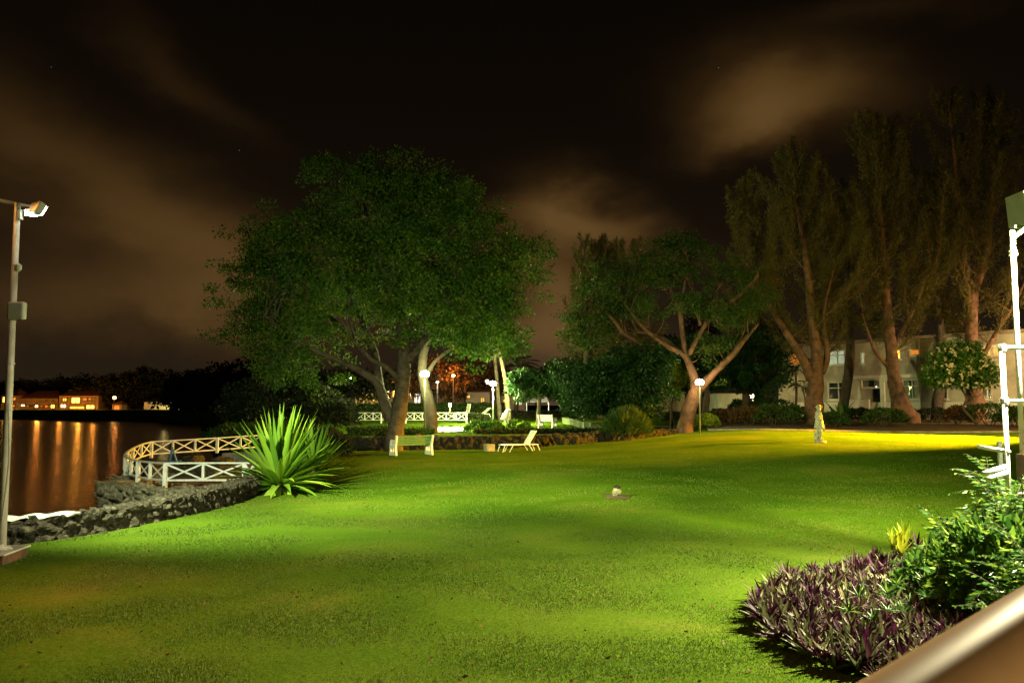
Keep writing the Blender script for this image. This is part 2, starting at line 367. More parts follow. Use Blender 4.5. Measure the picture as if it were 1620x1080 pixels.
def leaves(name, P, D, L, W, mat, parent=None, origin=(0, 0, 0), var=None, fold=0.25):
    """one folded pointed leaf (two quads' worth of tris) per point"""
    P = np.asarray(P, float); D = unit(np.asarray(D, float)); n_ = len(P)
    L = np.broadcast_to(L, (n_,))[:, None]; W = np.broadcast_to(W, (n_,))[:, None]
    side = unit(np.cross(D, unit(rng.normal(size=(n_, 3)))))
    nor = np.cross(side, D)
    a = P; m1 = P + D * L * .45 + side * W * .5 + nor * W * fold; m2 = P + D * L * .45 - side * W * .5 + nor * W * fold; t = P + D * L
    V = np.stack([a, m1, t, m2], 1).reshape(-1, 3)
    k = np.arange(n_)[:, None] * 4
    Fc = np.concatenate([k + np.array([[0, 1, 2]]), k + np.array([[0, 2, 3]])], 0)
    if var is None: var = rng.random(n_)
    return np_mesh(name, V, Fc, mat, parent, origin, np.concatenate([var, var]))
def blade(V, Fc, VV, base, d, L, W, droop, segs=5, var=0.5, fold=0.25, prof=None):
    """long pointed leaf with a V fold"""
    base = Vector(base); d = Vector(d).normalized(); side = d.cross(Vector((0, 0, 1)))
    side = side.normalized() if side.length > .05 else Vector((1, 0, 0))
    p = base.copy(); k0 = len(V); dd = d.copy()
    for i in range(segs + 1):
        t = i / segs
        wd = W * (prof(t) if prof else (0.55 + 1.6 * t * (1 - t) + 0.05) * (1 - t ** 3)) * .5
        nn = side.cross(dd).normalized()
        V += [tuple(p - side * wd + nn * wd * fold * 2), tuple(p), tuple(p + side * wd + nn * wd * fold * 2)]
        dd = (dd + Vector((0, 0, -1)) * droop / segs).normalized(); p = p + dd * (L / segs)
    for i in range(segs):
        a = k0 + i * 3
        Fc += [(a, a + 1, a + 4, a + 3), (a + 1, a + 2, a + 5, a + 4)]; VV += [var, var]

# ------------------------------------------------------------------ terrain
def ss(a, b, x):
    t = np.clip((x - a) / (b - a), 0, 1); return t * t * (3 - 2 * t)
CY = [-20, 0, 14, 16, 18, 23, 26.5, 28, 31, 38, 43, 60, 100, 150, 168, 190, 213, 216, 500]
CX = [-11, -9.6, -9.0, -7.7, -7.3, -7.1, -7.0, -7.2, -7.6, -9.0, -14.6, -21, -37, -52, -60, -90, -130, -600, -600]
def coast(y): return np.interp(y, CY, CX)
WLX = [-13, -8.7, -1.5, 3.0, 8.8, 11.5]; WLY = [39.5, 41.0, 42.4, 43.4, 47.6, 50]
def wall_y(x): return np.interp(x, WLX, WLY)
def tz(x, y):
    x = np.asarray(x, float); y = np.asarray(y, float)
    z1 = .15 * ss(20, 38, y) + .58 * ss(14, 38, y) * ss(-3, 14, x) + .42 * ss(38, 58, y) * ss(3, 14, x) + .25 * ss(50, 90, y)
    z1 = z1 + 0.05 * np.sin(x * .45 + 1) * np.sin(y * .3) * ss(9, 16, y)
    z2 = .84 + .012 * np.clip(y - 45, 0, 120)
    up = ss(-.15, .15, y - wall_y(x)) * (1 - ss(9.5, 15, x))
    zl = z1 * (1 - up) + z2 * up
    s = x - coast(y)
    k = ss(-1.3, 0.25, s)
    zl = np.where(y > 150, np.maximum(zl * 0 + 0.6, zl * .5), zl)
    return -2.8 * (1 - k) + zl * k
def TZ(x, y): return float(tz(x, y))
def on(px, Y, dz=0.0):
    """the ground point under picture column px at distance Y"""
    x = (px - 810) / F * Y
    for _ in range(3):
        z = TZ(x, Y) + dz; kk = (z - CAMZ) / Y; dv = (kk * F * CT - F * ST) / (CT + kk * ST)
        x = (px - 810) * Y / (F * CT - dv * ST)
    return Vector((x, Y, TZ(x, Y) + dz))
ys = list(np.arange(-4, 62, .45)) + list(np.arange(62, 130, 2.5)) + list(np.arange(130, 500, 9)) + [900, 1800]
ss_ = [-14, -5, -2, -1.3, -1.0, -.75, -.5, -.25, 0, .3] + list(np.arange(.8, 34, .55)) + list(np.arange(34, 70, 3)) + [80, 100, 140, 200, 300, 500, 800, 1400]
ysA = np.array(ys); ssA = np.array(ss_)
XX = coast(ysA)[:, None] + ssA[None, :]; YY = np.repeat(ysA[:, None], len(ssA), 1)
ZZ = tz(XX, YY)
for i in range(len(ysA)):
    if ysA[i] < 60:
        for j in range(len(ssA)):
            if ssA[j] < 40: ZZ[i, j] += 0.03 * mn.noise(Vector((XX[i, j] * .8, YY[i, j] * .8, 0)))
V = np.stack([XX, YY, ZZ], -1).reshape(-1, 3)
nj = len(ssA); ii, jj = np.meshgrid(np.arange(len(ysA) - 1), np.arange(nj - 1), indexing='ij'); a = (ii * nj + jj).ravel()
ground = struct(np_mesh('ground', V, np.stack([a, a + 1, a + nj + 1, a + nj], 1), 'lawn', smooth=True))
SEA = -1.2
mb = MB(); mb.add([(-1500, -40, SEA), (300, -40, SEA), (300, 1500, SEA), (-1500, 1500, SEA)], [(0, 1, 2, 3)])
struct(mb.build('water', 'water'))
def drape(name, pts_a, pts_b, nu, nv, mat, dz):
    """sheet lying on the ground between two polylines"""
    A = [Vector(p) for p in pts_a]; B = [Vector(p) for p in pts_b]
    def smp(Q, t):
        x = t * (len(Q) - 1); i = min(int(x), len(Q) - 2); return Q[i].lerp(Q[i + 1], x - i)
    V = []
    for i in range(nu + 1):
        a_, b_ = smp(A, i / nu), smp(B, i / nu)
        for j in range(nv + 1):
            p = a_.lerp(b_, j / nv); V.append((p.x, p.y, TZ(p.x, p.y) + dz))
    ii, jj = np.meshgrid(np.arange(nu), np.arange(nv), indexing='ij'); a = (ii * (nv + 1) + jj).ravel()
    return struct(np_mesh(name, V, np.stack([a, a + 1, a + nv + 2, a + nv + 1], 1), mat, smooth=True))

# ------------------------------------------------------------------ grass blades on the near lawn
def grass():
    n_ = 480000
    u = rng.random(n_); yy = 6.3 * (38.0 / 6.3) ** u
    px = rng.uniform(-40, 1660, n_); xx = (px - 810) / F * yy
    keep = (xx > coast(yy) + .45) & (rng.random(n_) < 1 - .93 * ss(13, 37, yy))
    xx, yy = xx[keep], yy[keep]; n_ = len(xx)
    z = tz(xx, yy)
    P = np.stack([xx, yy, z - .005], 1)
    D = np.stack([rng.normal(0, .55, n_), rng.normal(0, .55, n_), np.ones(n_)], 1)
    sc_ = np.clip(yy / 8, 1, 2.6)
    L = rng.uniform(.012, .036, n_); W = .0040 * sc_
    D = unit(D); side = unit(np.cross(D, rng.normal(size=(n_, 3))))
    V = np.stack([P - side * W[:, None], P + side * W[:, None], P + D * L[:, None]], 1).reshape(-1, 3)
    o = np_mesh('grass', V, np.arange(n_ * 3).reshape(-1, 3), 'grass_blade', var=np.clip(rng.random(n_) * .75 + .25 * np.sin(xx * .9) * np.sin(yy * .7), 0, 1))
    struct(o, 'stuff')
grass()
def litter():
    n_ = 900; yy = 7 * (30 / 7) ** rng.random(n_); px = rng.uniform(0, 1500, n_); xx = (px - 810) / F * yy
    k = (xx > coast(yy) + .6) & (rng.random(n_) < .35 + .65 * (np.sin(xx * 1.3 + yy) > .3)); xx, yy = xx[k], yy[k]; m = len(xx)
    a = rng.random(m) * 6.28; D = np.stack([np.cos(a), np.sin(a), rng.normal(0, .3, m)], 1); L = rng.uniform(.03, .07, m)
    leaves('fallen_leaves', np.stack([xx, yy, tz(xx, yy) + .03], 1), D, L, L * .55, 'leaf_rust')['kind'] = 'stuff'
litter()

# ------------------------------------------------------------------ vegetation builders
def limb(mb, pts, r, sides=8, k=5, wob=.18):
    q = spl(pts, k); mb.tube(q, lerpr(r, len(q)), sides, wob)
    return q
def crown_pts(blobs, n_cl, per, crad, flat=.6, shell=.55, edge_noise=.25, seed=1, gap=-9):
    rg = np.random.default_rng(seed)
    vol = np.array([b[1][0] * b[1][1] * b[1][2] for b in blobs]) ** .75; pr = vol / vol.sum()
    idx = rg.choice(len(blobs), n_cl, p=pr)
    d = unit(rg.normal(size=(n_cl, 3))); r = shell + (1 - shell) * rg.random(n_cl) ** .6
    C = np.array([list(blobs[i][0]) for i in idx]) + d * r[:, None] * np.array([list(blobs[i][1]) for i in idx])
    C += rg.normal(size=C.shape) * edge_noise
    if gap > -1: C = C[np.array([mn.noise(Vector(q) * .55 + Vector((seed, 0, 0))) + .5 * mn.noise(Vector(q) * 1.3) > gap for q in C])]; n_cl = len(C)
    # per cluster: a flattened tuft whose leaves point outwards
    m = n_cl * per; Cc = np.repeat(C, per, 0); dd = unit(rg.normal(size=(m, 3)))
    rr = rg.random(m) ** .5; sc_ = np.repeat(rg.uniform(.55, 1.25, n_cl), per)
    off = dd * (rr * crad * sc_)[:, None] * np.array([1, 1, flat])
    P = Cc + off; D = unit(dd + rg.normal(size=(m, 3)) * .5 + np.array([0, 0, -.15]))
    var = np.clip(np.repeat(rg.random(n_cl), per) * .45 + rg.random(m) * .55, 0, 1)
    return C, P, D, var
def add_twigs(mb, C, nodes, frac, r0, rg):
    nodes = np.array([tuple(p) for p in nodes])
    for c in C[rg.random(len(C)) < frac]:
        dd = np.linalg.norm((nodes - c) * np.array([1, 1, .7]), axis=1) + rg.random(len(nodes)) * .8
        a = Vector(nodes[int(dd.argmin())]); b = Vector(c); L = (b - a).length
        mid = a.lerp(b, .5) + Vector(rg.normal(size=3)) * L * .09 + Vector((0, 0, -.06 * L))
        mb.tube(spl([a, mid, b], 3), lerpr([r0, r0 * .55, r0 * .2], 7), 5)
def tree(name, label, origin, limbs, blobs, n_cl, per, crad, lsz, mat, bark, flat=.6, shell=.55, edge=.25, seed=1, twig=.35, r0=.05, group=None, cat='tree', lw=.5, gap=-9):
    t = thing(name, label, cat, origin, group)
    rg = np.random.default_rng(seed + 50)
    mb = MB(); nodes = []
    for pts, r in limbs:
        q = limb(mb, pts, r); nodes += q[len(q) // 3:]
    C, P, D, var = crown_pts(blobs, n_cl, per, crad, flat, shell, edge, seed, gap)
    if twig: add_twigs(mb, C, nodes, twig, r0, rg)
    mb.build('trunk', bark, t, smooth=True)
    L = rng.uniform(.7, 1.3, len(P)) * lsz
    leaves('crown', P, D, L, L * lw, mat, t, t.location, var)
    return t
def bush(name, label, c, rad, n_leaf, lsz, mat, cat='bush', group=None, seed=1, lw=.45, up=.35, stems=True):
    """rounded shrub of leaves on short stems, c = ground point"""
    rg = np.random.default_rng(seed); c = Vector(c)
    t = thing(name, label, cat, c, group)
    rx, ry, rz = rad
    d = unit(rg.normal(size=(n_leaf, 3))); d[:, 2] = np.abs(d[:, 2]) * 1.2 - .25
    lump = np.array([1 + .22 * mn.noise(Vector(q) * 2.6 + Vector((seed, 0, 0))) + .12 * mn.noise(Vector(q) * 7) for q in d])
    r = (.72 + .28 * rg.random(n_leaf) ** .6) * lump
    P = np.array([c.x, c.y, c.z + rz * .42]) + d * r[:, None] * np.array([rx, ry, rz * .62])
    P[:, 2] = np.maximum(P[:, 2], c.z + .03)
    D = unit(d + rg.normal(size=d.shape) * .6 + np.array([0, 0, up]))
    L = rg.uniform(.7, 1.3, n_leaf) * lsz
    leaves('foliage', P, D, L, L * lw, mat, t, c)
    if stems:
        mb = MB()
        for i in range(7):
            a = rg.random() * 6.28
            mb.tube([c + Vector((math.cos(a) * rx * .1, math.sin(a) * ry * .1, -.05)), c + Vector((math.cos(a) * rx * .5, math.sin(a) * ry * .5, rz * .75))], [.03, .012], 5)
        mb.build('stem', 'bark_dark', t)
    return t
def hedge(name, label, a, b, width, h, mat, n_leaf, lsz, seed=1, cat='hedge', rough=.08):
    rg = np.random.default_rng(seed); a, b = Vector(a), Vector(b); d = b - a; d.z = 0; L = d.length; u = d.normalized(); v = Vector((-u.y, u.x, 0))
    t = thing(name, label, cat, a)
    s_ = rg.random(n_leaf) * L; q = rg.random(n_leaf); top = q < .45
    w_ = np.where(top, rg.uniform(-.5, .5, n_leaf), np.where(rg.random(n_leaf) < .8, -.5, .5)) * width
    h_ = np.where(top, 1.0, rg.random(n_leaf)) * h
    wob = np.array([mn.noise(Vector((x * .9, seed, 0))) for x in s_])
    h_ = h_ * (1 + wob * rough * 2.5) + rg.normal(size=n_leaf) * rough * .5; w_ = w_ + rg.normal(size=n_leaf) * rough
    X_ = a.x + u.x * s_ + v.x * w_; Y_ = a.y + u.y * s_ + v.y * w_
    zb = np.interp(s_, [0, L], [a.z, b.z])
    P = np.stack([X_, Y_, zb + np.maximum(h_, .02)], 1)
    D = unit(rg.normal(size=(n_leaf, 3)) + np.array([0, 0, .5]))
    LL = rg.uniform(.7, 1.3, n_leaf) * lsz
    leaves('foliage', P, D, LL, LL * .5, mat, t, a)
    mb = MB(); mb.bar(a + Vector((0, 0, h * .42)), b + Vector((0, 0, h * .42)), width * .8, h * .78); mb.build('stem', 'bark_dark', t)
    return t

# ------------------------------------------------------------------ stone walls
def rubble(name, pts, thick, heights, mat, res=.07, amp=.13, vs=2.6, label=None, cat='wall', base_dz=-.25, seed=0):
    """rough rubble wall: a closed profile swept along pts and pushed in and out stone by stone"""
    q = []; L = 0
    P = [Vector(p) for p in pts]; cum = [0]
    for i in range(len(P) - 1): cum.append(cum[-1] + (P[i + 1] - P[i]).length)
    n_ = max(4, int(cum[-1] / res))
    hs = np.interp(np.linspace(0, cum[-1], n_ + 1), cum, heights)
    mw = max(5, int((max(heights) - base_dz) / res))
    V = []; ring = None
    o = P[0].copy()
    for i in range(n_ + 1):
        s_ = cum[-1] * i / n_; k = max(0, min(len(P) - 2, int(np.searchsorted(cum, s_, 'right')) - 1))
        p = P[k].lerp(P[k + 1], (s_ - cum[k]) / (cum[k + 1] - cum[k]))
        k2 = min(len(P) - 2, k + 1) if (s_ - cum[k]) > .5 * (cum[k + 1] - cum[k]) else max(0, k - 1)
        d = (P[k + 1] - P[k]).normalized(); d2 = (P[k2 + 1] - P[k2]).normalized(); f = abs((s_ - cum[k]) / (cum[k + 1] - cum[k]) - .5)
        d = d.lerp(d2, f).normalized(); v = Vector((-d.y, d.x, 0)).normalized()
        h = hs[i]; zb = p.z + base_dz; prof = []
        m = mw; mt = max(5, int(thick / res / 1.2))
        for j in range(m): prof.append((-.5 * thick, zb + (h - base_dz) * j / m))
        for j in range(mt + 1): prof.append((-.5 * thick + thick * j / mt, p.z + h))
        for j in range(m): prof.append((.5 * thick, p.z + h - (h - base_dz) * (j + 1) / m))
        ring = len(prof)
        for w_, z in prof:
            pt = Vector((p.x + v.x * w_, p.y + v.y * w_, z))
            dist, _ = mn.voronoi(pt * vs + Vector((seed, 0, 0)))
            dd = (dist[1] - dist[0])
            disp = amp * (min(dd * 2.2, 1) ** .6 - .7) * 1.25 + amp * .6 * mn.fractal(pt * 5, 1.0, 2.0, 4)
            outw = Vector((v.x * (w_ / thick) * 2, v.y * (w_ / thick) * 2, .8 if z >= p.z + h - 1e-4 else 0)).normalized()
            V.append(tuple(pt + outw * disp - o))
    Fc = []
    for i in range(n_):
        for j in range(ring - 1):
            a_ = i * ring + j; Fc.append((a_, a_ + ring, a_ + ring + 1, a_ + 1))
    Fc.append(tuple(range(ring))); Fc.append(tuple(reversed(range(n_ * ring, (n_ + 1) * ring))))
    me = bpy.data.meshes.new(name); me.from_pydata(V, [], Fc); me.update()
    ob = link(name, me, mat); ob.location = o
    return tag(ob, label, cat) if label else ob
def stone(name, c, r, mat, sub=3, amp=.25, parent=None, seed=0, sq=(1, 1, .7)):
    import bmesh
    bm = bmesh.new(); bmesh.ops.create_icosphere(bm, subdivisions=sub, radius=1)
    for v in bm.verts:
        p = v.co.copy(); k = 1 + amp * mn.fractal(p * 1.1 + Vector((seed * 3.1, 0, 0)), 1, 2, 4) - amp * .4 * mn.voronoi(p * 1.6 + Vector((seed, 0, 0)))[0][0]
        v.co = Vector((p.x * sq[0], p.y * sq[1], p.z * sq[2])) * k * r
    me = bpy.data.meshes.new(name); bm.to_mesh(me); bm.free()
    o = link(name, me, mat, parent, smooth=False); o.location = c if parent is None else Vector(c) - Vector(parent.location); o.rotation_euler.z = seed * 1.3
    return o

# sea wall beside the lawn
wp = [(-30, 868, -.02), (0, 862, 0), (60, 856, 0), (120, 850, 0), (200, 838, 0), (290, 818, 0), (350, 802, 0), (400, 782, 0), (420, 760, 0)]
wpts = [on_z(px, py, z) + Vector((-.15, .25, 0)) for px, py, z in wp]
sea_wall = rubble('sea_wall', wpts, .55, [.36, .36, .38, .40, .42, .44, .46, .42, .38], 'rock', res=.05, amp=.12, vs=4.6, seed=1,
       label='low rubble stone wall running along the left edge of the lawn', base_dz=-.45)
# pale mortar capping left on top of the wall
mb = MB()
for i in range(26):
    t = i / 25 * 3.1; k = int(t); p = wpts[k].lerp(wpts[k + 1], t - k) + Vector((.02, .0, .39 + .02 * math.sin(i)))
    mb.v += [tuple(p + Vector((0, -.17 - .05 * math.sin(i * 1.7), .0))), tuple(p + Vector((0, -.05, .05))), tuple(p + Vector((0, .16, .045))), tuple(p + Vector((0, .26, .0)))]
mb.f = [(i * 4 + j, i * 4 + 4 + j, i * 4 + 5 + j, i * 4 + 1 + j) for i in range(25) for j in range(3)]
o = mb.build('mortar_cap', 'white_cloth', None, smooth=True); o.parent = sea_wall; o.location = -Vector(sea_wall.location)
# rock terrace below the railing
tpts = [on_z(188, 770, -.55), on_z(235, 778, -.42), on_z(300, 782, -.30), on_z(370, 780, -.22), on_z(430, 770, -.15)]
tp = [Vector((p.x, p.y, -1.25)) for p in tpts]
rubble('rock_terrace', [Vector((-14.2, 33.5, -1.25)), Vector((-13.5, 29.8, -1.25))] + [p + Vector((0, .7, 0)) for p in tp], 2.0, [1.0, .88, .86, .92, .98, 1.04, 1.06], 'rock_pale', res=.06, amp=.22, vs=2.2, seed=3,
       label='pale boulder terrace wall under the curved white railing, above the sea', base_dz=-.9)
mb = MB(); poly = [(-6.6, 26.0), (-9.5, 26.3), (-12.0, 28.2), (-13.2, 30.5), (-14.0, 35), (-14.6, 39), (-9, 41), (-6.6, 36)]
k = len(poly); mb.add([(x, y, -.32) for x, y in poly] + [(x, y, -1.9) for x, y in poly], [tuple(range(k))] + [(i, i + k, (i + 1) % k + k, (i + 1) % k) for i in range(k)])
struct(mb.build('path', 'deck'))
for i, (px, py, r) in enumerate([(225, 752, .45), (262, 745, .38), (290, 748, .5), (318, 742, .42), (296, 728, .6), (345, 732, .5), (240, 735, .3), (325, 752, .4), (365, 726, .45)]):
    p = on_z(px, py, -.2); o = stone('boulder', p + Vector((0, .6, 0)), r, 'rock', seed=i + 2, sq=(1.2, 1, .6))
    tag(o, ['pale boulder behind the leftmost posts of the curved railing', 'small rock inside the railing near the thick corner post', 'broad pale rock just behind the front railing cross', 'rock between two crosses of the front railing', 'largest rock in the middle of the railed terrace', 'flat rock by the grey back wall of the terrace', 'smallest rock at the seaward end of the terrace', 'rock close behind the front bottom rail', 'rock at the inner right end of the railed terrace'][i], 'rock', 'rocks on the railed terrace')
mb = MB(); mb.bar(on_z(322, 731, -.1) + Vector((0, 2.5, 0)), on_z(392, 728, 0) + Vector((0, 2.5, 0)), .3, .5)
tag(mb.build('back_wall', 'concrete'), 'short grey concrete wall at the back of the railed terrace', 'wall')
mb = MB(); b0 = on_z(268, 735, -.1); mb.tube([b0, b0 + Vector((.1, 0, .75))], .05, 8).tube([b0 + Vector((-.35, .1, .1)), b0 + Vector((.45, .1, .16))], .035, 8).tube([b0 + Vector((.35, 0, 0)), b0 + Vector((.1, 0, .75))], .035, 8)
tag(mb.build('stand', 'blue_bar', None, origin=b0), 'small blue metal stand on the railed terrace by the far railing', 'stand')

# ------------------------------------------------------------------ white railings with crossed braces
def railing(label, pts, top, bot, posts_long, w_=.085, name='railing', mat='white_paint', group=None, foot=None, cat='railing'):
    """pts: base points of the posts (z = bottom of bottom rail level), top/bot = heights of the rails above them"""
    o0 = Vector(pts[0]); t = thing(name, label, cat, o0, group)
    up = Vector((0, 0, 1)); P = [Vector(p) for p in pts]
    for i, p in enumerate(P):
        lg = i in posts_long; k = w_ * (1.45 if lg else 1.0)
        z0 = (foot[i] if foot else p.z - .35) if lg else p.z + bot - .02
        MB().box((p.x, p.y, (p.z + top - .012 + z0) / 2), (k, k, p.z + top - .012 - z0), bev=.008).build('post', mat, t)
    a = MB(); b = MB()
    for i in range(len(P) - 1):
        a.bar(P[i] + up * top, P[i + 1] + up * top, w_ * 1.25, w_ * .62, bev=.006)
        b.bar(P[i] + up * bot, P[i + 1] + up * bot, w_ * .8, w_ * .7, bev=.006)
        d = (P[i + 1] - P[i]).normalized() * w_ * .45; side = Vector((-d.y, d.x, 0)).normalized() * w_ * .14
        c = MB(); c.bar(P[i] + d + up * (bot + .03) + side, P[i + 1] - d + up * (top - .03) + side, w_ * .26, w_ * .62)
        c.bar(P[i] + d + up * (top - .03) - side, P[i + 1] - d + up * (bot + .03) - side, w_ * .26, w_ * .62)
        c.build('cross_brace', mat, t)
    a.build('top_rail', mat, t); b.build('bottom_rail', mat, t)
    return t
# (px, py of the top rail, distance)
near = [(403, 732, 26.9), (387, 732, 27.0), (322, 732, 27.1), (262, 732.5, 27.2), (238, 731, 28.2), (219, 729, 29.2), (208, 726.5, 30.2), (200, 723, 31.4), (197.5, 720, 33.0),
        (202, 714.5, 34.4), (211, 708.5, 35.6), (224, 702.5, 36.8), (240, 698.5, 37.6), (274, 696.5, 38.0), (309, 694.5, 38.4), (344, 692.5, 38.9), (381, 690, 39.4), (416, 688, 40.0)]
RT, RB = .62, .07
pts = [at(px, py, Y) - Vector((0, 0, RT)) for px, py, Y in near]
railing('white wooden railing with crossed braces curving round the seaside terrace', pts, RT, RB, (1, 3, 5, 7, 12, 15), foot=[-.42, -.42, 0, -.42, 0, -.45, 0, -.5, 0, 0, 0, 0, .0, 0, 0, .15, 0, 0])
# garden railing far behind the big tree
Y2 = 61
g = [on(px, Y2, 0) for px in (564, 577, 590, 603, 616, 629, 642, 655, 668, 690, 706, 722, 738)]
railing('white railing with crossed braces behind the big tree in the lit garden', g, .78, .25, (0, 3, 6, 9, 12), w_=.062, foot=[p.z - .05 for p in g])
Y3 = 44.6
g = [on(px, Y3 + i * .25, 0) for i, px in enumerate((686, 700, 714, 728, 741))]
for i, p in enumerate(g): p.z += .0
railing('thin dark wire fence with a pale top rail in front of the bright garden slab', g, .42, .03, (0, 4), w_=.03, name='wire_fence', mat='post_green', foot=[p.z - .05 for p in g], cat='fence')

# ------------------------------------------------------------------ spiky plants
def agave(label, c, n_, L, W, mat, seed, lean=(0, 0), name='agave', lo=-.15, var0=0.0):
    rg = random.Random(seed); c = Vector(c); t = thing(name, label, 'plant', c)
    V, Fc, VV = [], [], []
    for i in range(n_):
        f = i / n_; el_ = R(84) * (1 - f) ** .85 + lo * f; el_ += rg.uniform(-.10, .10)
        a = i * 2.39996 + rg.uniform(-.3, .3)
        d = Vector((math.cos(a) * math.cos(el_) + lean[0], math.sin(a) * math.cos(el_) + lean[1], math.sin(el_)))
        ll = L * (1.0 - .15 * f) * rg.uniform(.82, 1.08)
        blade(V, Fc, VV, c + Vector((math.cos(a) * .10, math.sin(a) * .10, .25 * (1 - f * .6))), d, ll, W * rg.uniform(.85, 1.1), .10 + .75 * f ** 2.2, 7, min(1, max(0, rg.random() * .8 + var0 + .25 * f ** 3)), .28,
              prof=lambda s: (0.6 + 1.3 * s * (1 - s) * 1.4) * (1 - s ** 2.6))
    np_mesh('leaf', V, Fc, mat, t, c, VV, smooth=False)
    MB().lathe(c + Vector((0, 0, -.1)), [(.16, 0), (.2, .2), (.15, .45)], 10).build('stem', 'bark_red', t)
    return t
gp1 = on_z(442, 777, 0.02)
agave('large bright green spiky sword leaved plant at the end of the sea wall', gp1, 110, 2.15, .21, 'leaf_agave', 3, (.05, 0))
agave('darker green spiky plant behind the large bright one', on_z(497, 754, .0), 70, 1.7, .14, 'leaf_agave', 5, (.12, 0), var0=-.25)
bush('fern_bush', 'bright green feathery bush at the water edge beyond the railing', Vector((-14.2, 43, -.2)), (2.1, 1.8, 1.5), 4200, .20, 'leaf_hedge', seed=4)
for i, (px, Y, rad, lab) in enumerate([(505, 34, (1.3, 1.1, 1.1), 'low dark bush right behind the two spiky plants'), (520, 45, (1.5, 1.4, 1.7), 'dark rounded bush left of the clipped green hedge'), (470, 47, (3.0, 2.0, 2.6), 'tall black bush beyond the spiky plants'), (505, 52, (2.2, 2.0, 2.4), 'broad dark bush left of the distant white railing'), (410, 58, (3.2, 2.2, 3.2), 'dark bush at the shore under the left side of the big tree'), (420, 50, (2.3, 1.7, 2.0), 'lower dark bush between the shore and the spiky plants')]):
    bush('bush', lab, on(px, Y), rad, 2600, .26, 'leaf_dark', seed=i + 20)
# ------------------------------------------------------------------ garden wall, hedge and lawn furniture
rubble('garden_wall', [Vector((x, wall_y(x) - .25, TZ(x, wall_y(x) - 1.2))) for x in (-8.6, -6, -4, -1.5, 1, 3.2, 5.5, 7.6, 9.3)], .5, [.62, .66, .66, .66, .60, .58, .54, .46, .32], 'rock_dark', res=.07, amp=.12, vs=2.6, seed=9,
       label='long low dark stone wall between the lawn and the upper garden', base_dz=-.3)
hedge('hedge', 'bright green low hedge on the wall left of the bench', on(552, 41.9, 0), on(612, 42.6, 0), 1.0, .34, 'leaf_hedge', 5200, .13, 2)
hedge('hedge', 'green creeper hedge on the wall between the two trunks', on(640, 43.1, 0), on(684, 43.6, 0), .8, .22, 'leaf_hedge', 2400, .13, 3)
hedge('hedge', 'long clipped hedge far behind the big tree', on(430, 72, 0), on(800, 74, 0), 2.0, 1.18, 'leaf_hedge', 16000, .20, 5)
hedge('hedge', 'dark creeper hedge on the wall behind the sun lounger', on(752, 44.2, 0), on(985, 46.6, 0), .7, .13, 'leaf_dark', 6000, .13, 6)
for i, (px, Y, rad, nl, lab) in enumerate([(752, 45.4, (.5, .5, .55), 260, 'leafy yellow green shrub right of the thin wire fence'), (780, 45.6, (.55, .5, .55), 280, 'leafy green shrub at the foot of the garden lamp'), (812, 46.0, (.3, .35, .6), 90, 'thin young shrub on the wall above the sun lounger'), (832, 46.2, (.3, .3, .45), 120, 'small green sprig behind the lounger headrest')]):
    bush('garden_shrub', lab, on(px, Y), rad, nl, .24, 'leaf_fern', seed=i + 40, cat='shrub', lw=.6)
bush('reed_clump', 'tall grassy clump growing against the low dark wall', on(992, 44.9, -.15), (1.2, .9, 1.55), 3000, .5, 'leaf_hedge', seed=51, lw=.07, up=1.2, cat='plant')

def bench(label, loc, rz, slat, frame, group=None, L=1.75):
    """x = length, -y = back (towards viewer for rz 0)"""
    t = thing('park_bench', label, 'bench', loc, group, rz); O = (0, 0, 0)
    for sx in (-L / 2, L / 2):
        m = MB(); w_ = .13
        m.bar((sx, -.26, 0), (sx, -.20, .42), w_, .09, up=(1, 0, 0)).bar((sx, -.20, .42), (sx, -.33, .86), w_, .075, up=(1, 0, 0))
        m.bar((sx, .30, 0), (sx, .24, .60), w_, .08, up=(1, 0, 0)).bar((sx, -.24, .60), (sx, .28, .62), w_, .06, up=(1, 0, 0))
        m.bar((sx, -.24, .38), (sx, .27, .40), w_ * .9, .09, up=(1, 0, 0)).bar((sx, -.25, .10), (sx, .29, .10), w_ * .9, .09, up=(1, 0, 0)).bar((sx, -.34, .03), (sx, .38, .03), w_ * 1.1, .06, up=(1, 0, 0)).bar((sx, .03, .1), (sx, .03, .6), w_ * .8, .05, up=(1, 0, 0))
        m.build('end_frame', frame, t, O)
    m = MB()
    for k in range(5):
        y = -.215 - .03 * k; z = .49 + .082 * k
        m.bar((-L / 2, y + .045, z), (L / 2, y + .045, z), .022, .064)
    m.build('backrest', slat, t, O)
    m = MB()
    for k in range(5): m.bar((-L / 2, -.15 + .09 * k, .44), (L / 2, -.15 + .09 * k, .44), .072, .024)
    m.build('seat', slat, t, O)
    return t
bp = on(651, 36.8); bench('park bench with green slats and white cast ends beside the big tree', bp, R(33), 'green_slat', 'white_paint')
m = MB(); rc = Matrix.Rotation(R(33), 3, 'Z') @ Vector((.38, .0, .62)) + bp
o = stone('cushion', rc + Vector((0, .02, .06)), .2, 'red_cloth', 3, .15, seed=0, sq=(1.25, .6, 1.05)); tag(o, 'small red bundle on the green slatted bench', 'bag')
bench('small white bench standing alone on the upper garden lawn', on(866, 52), R(-28), 'white_paint', 'white_paint', L=.95)

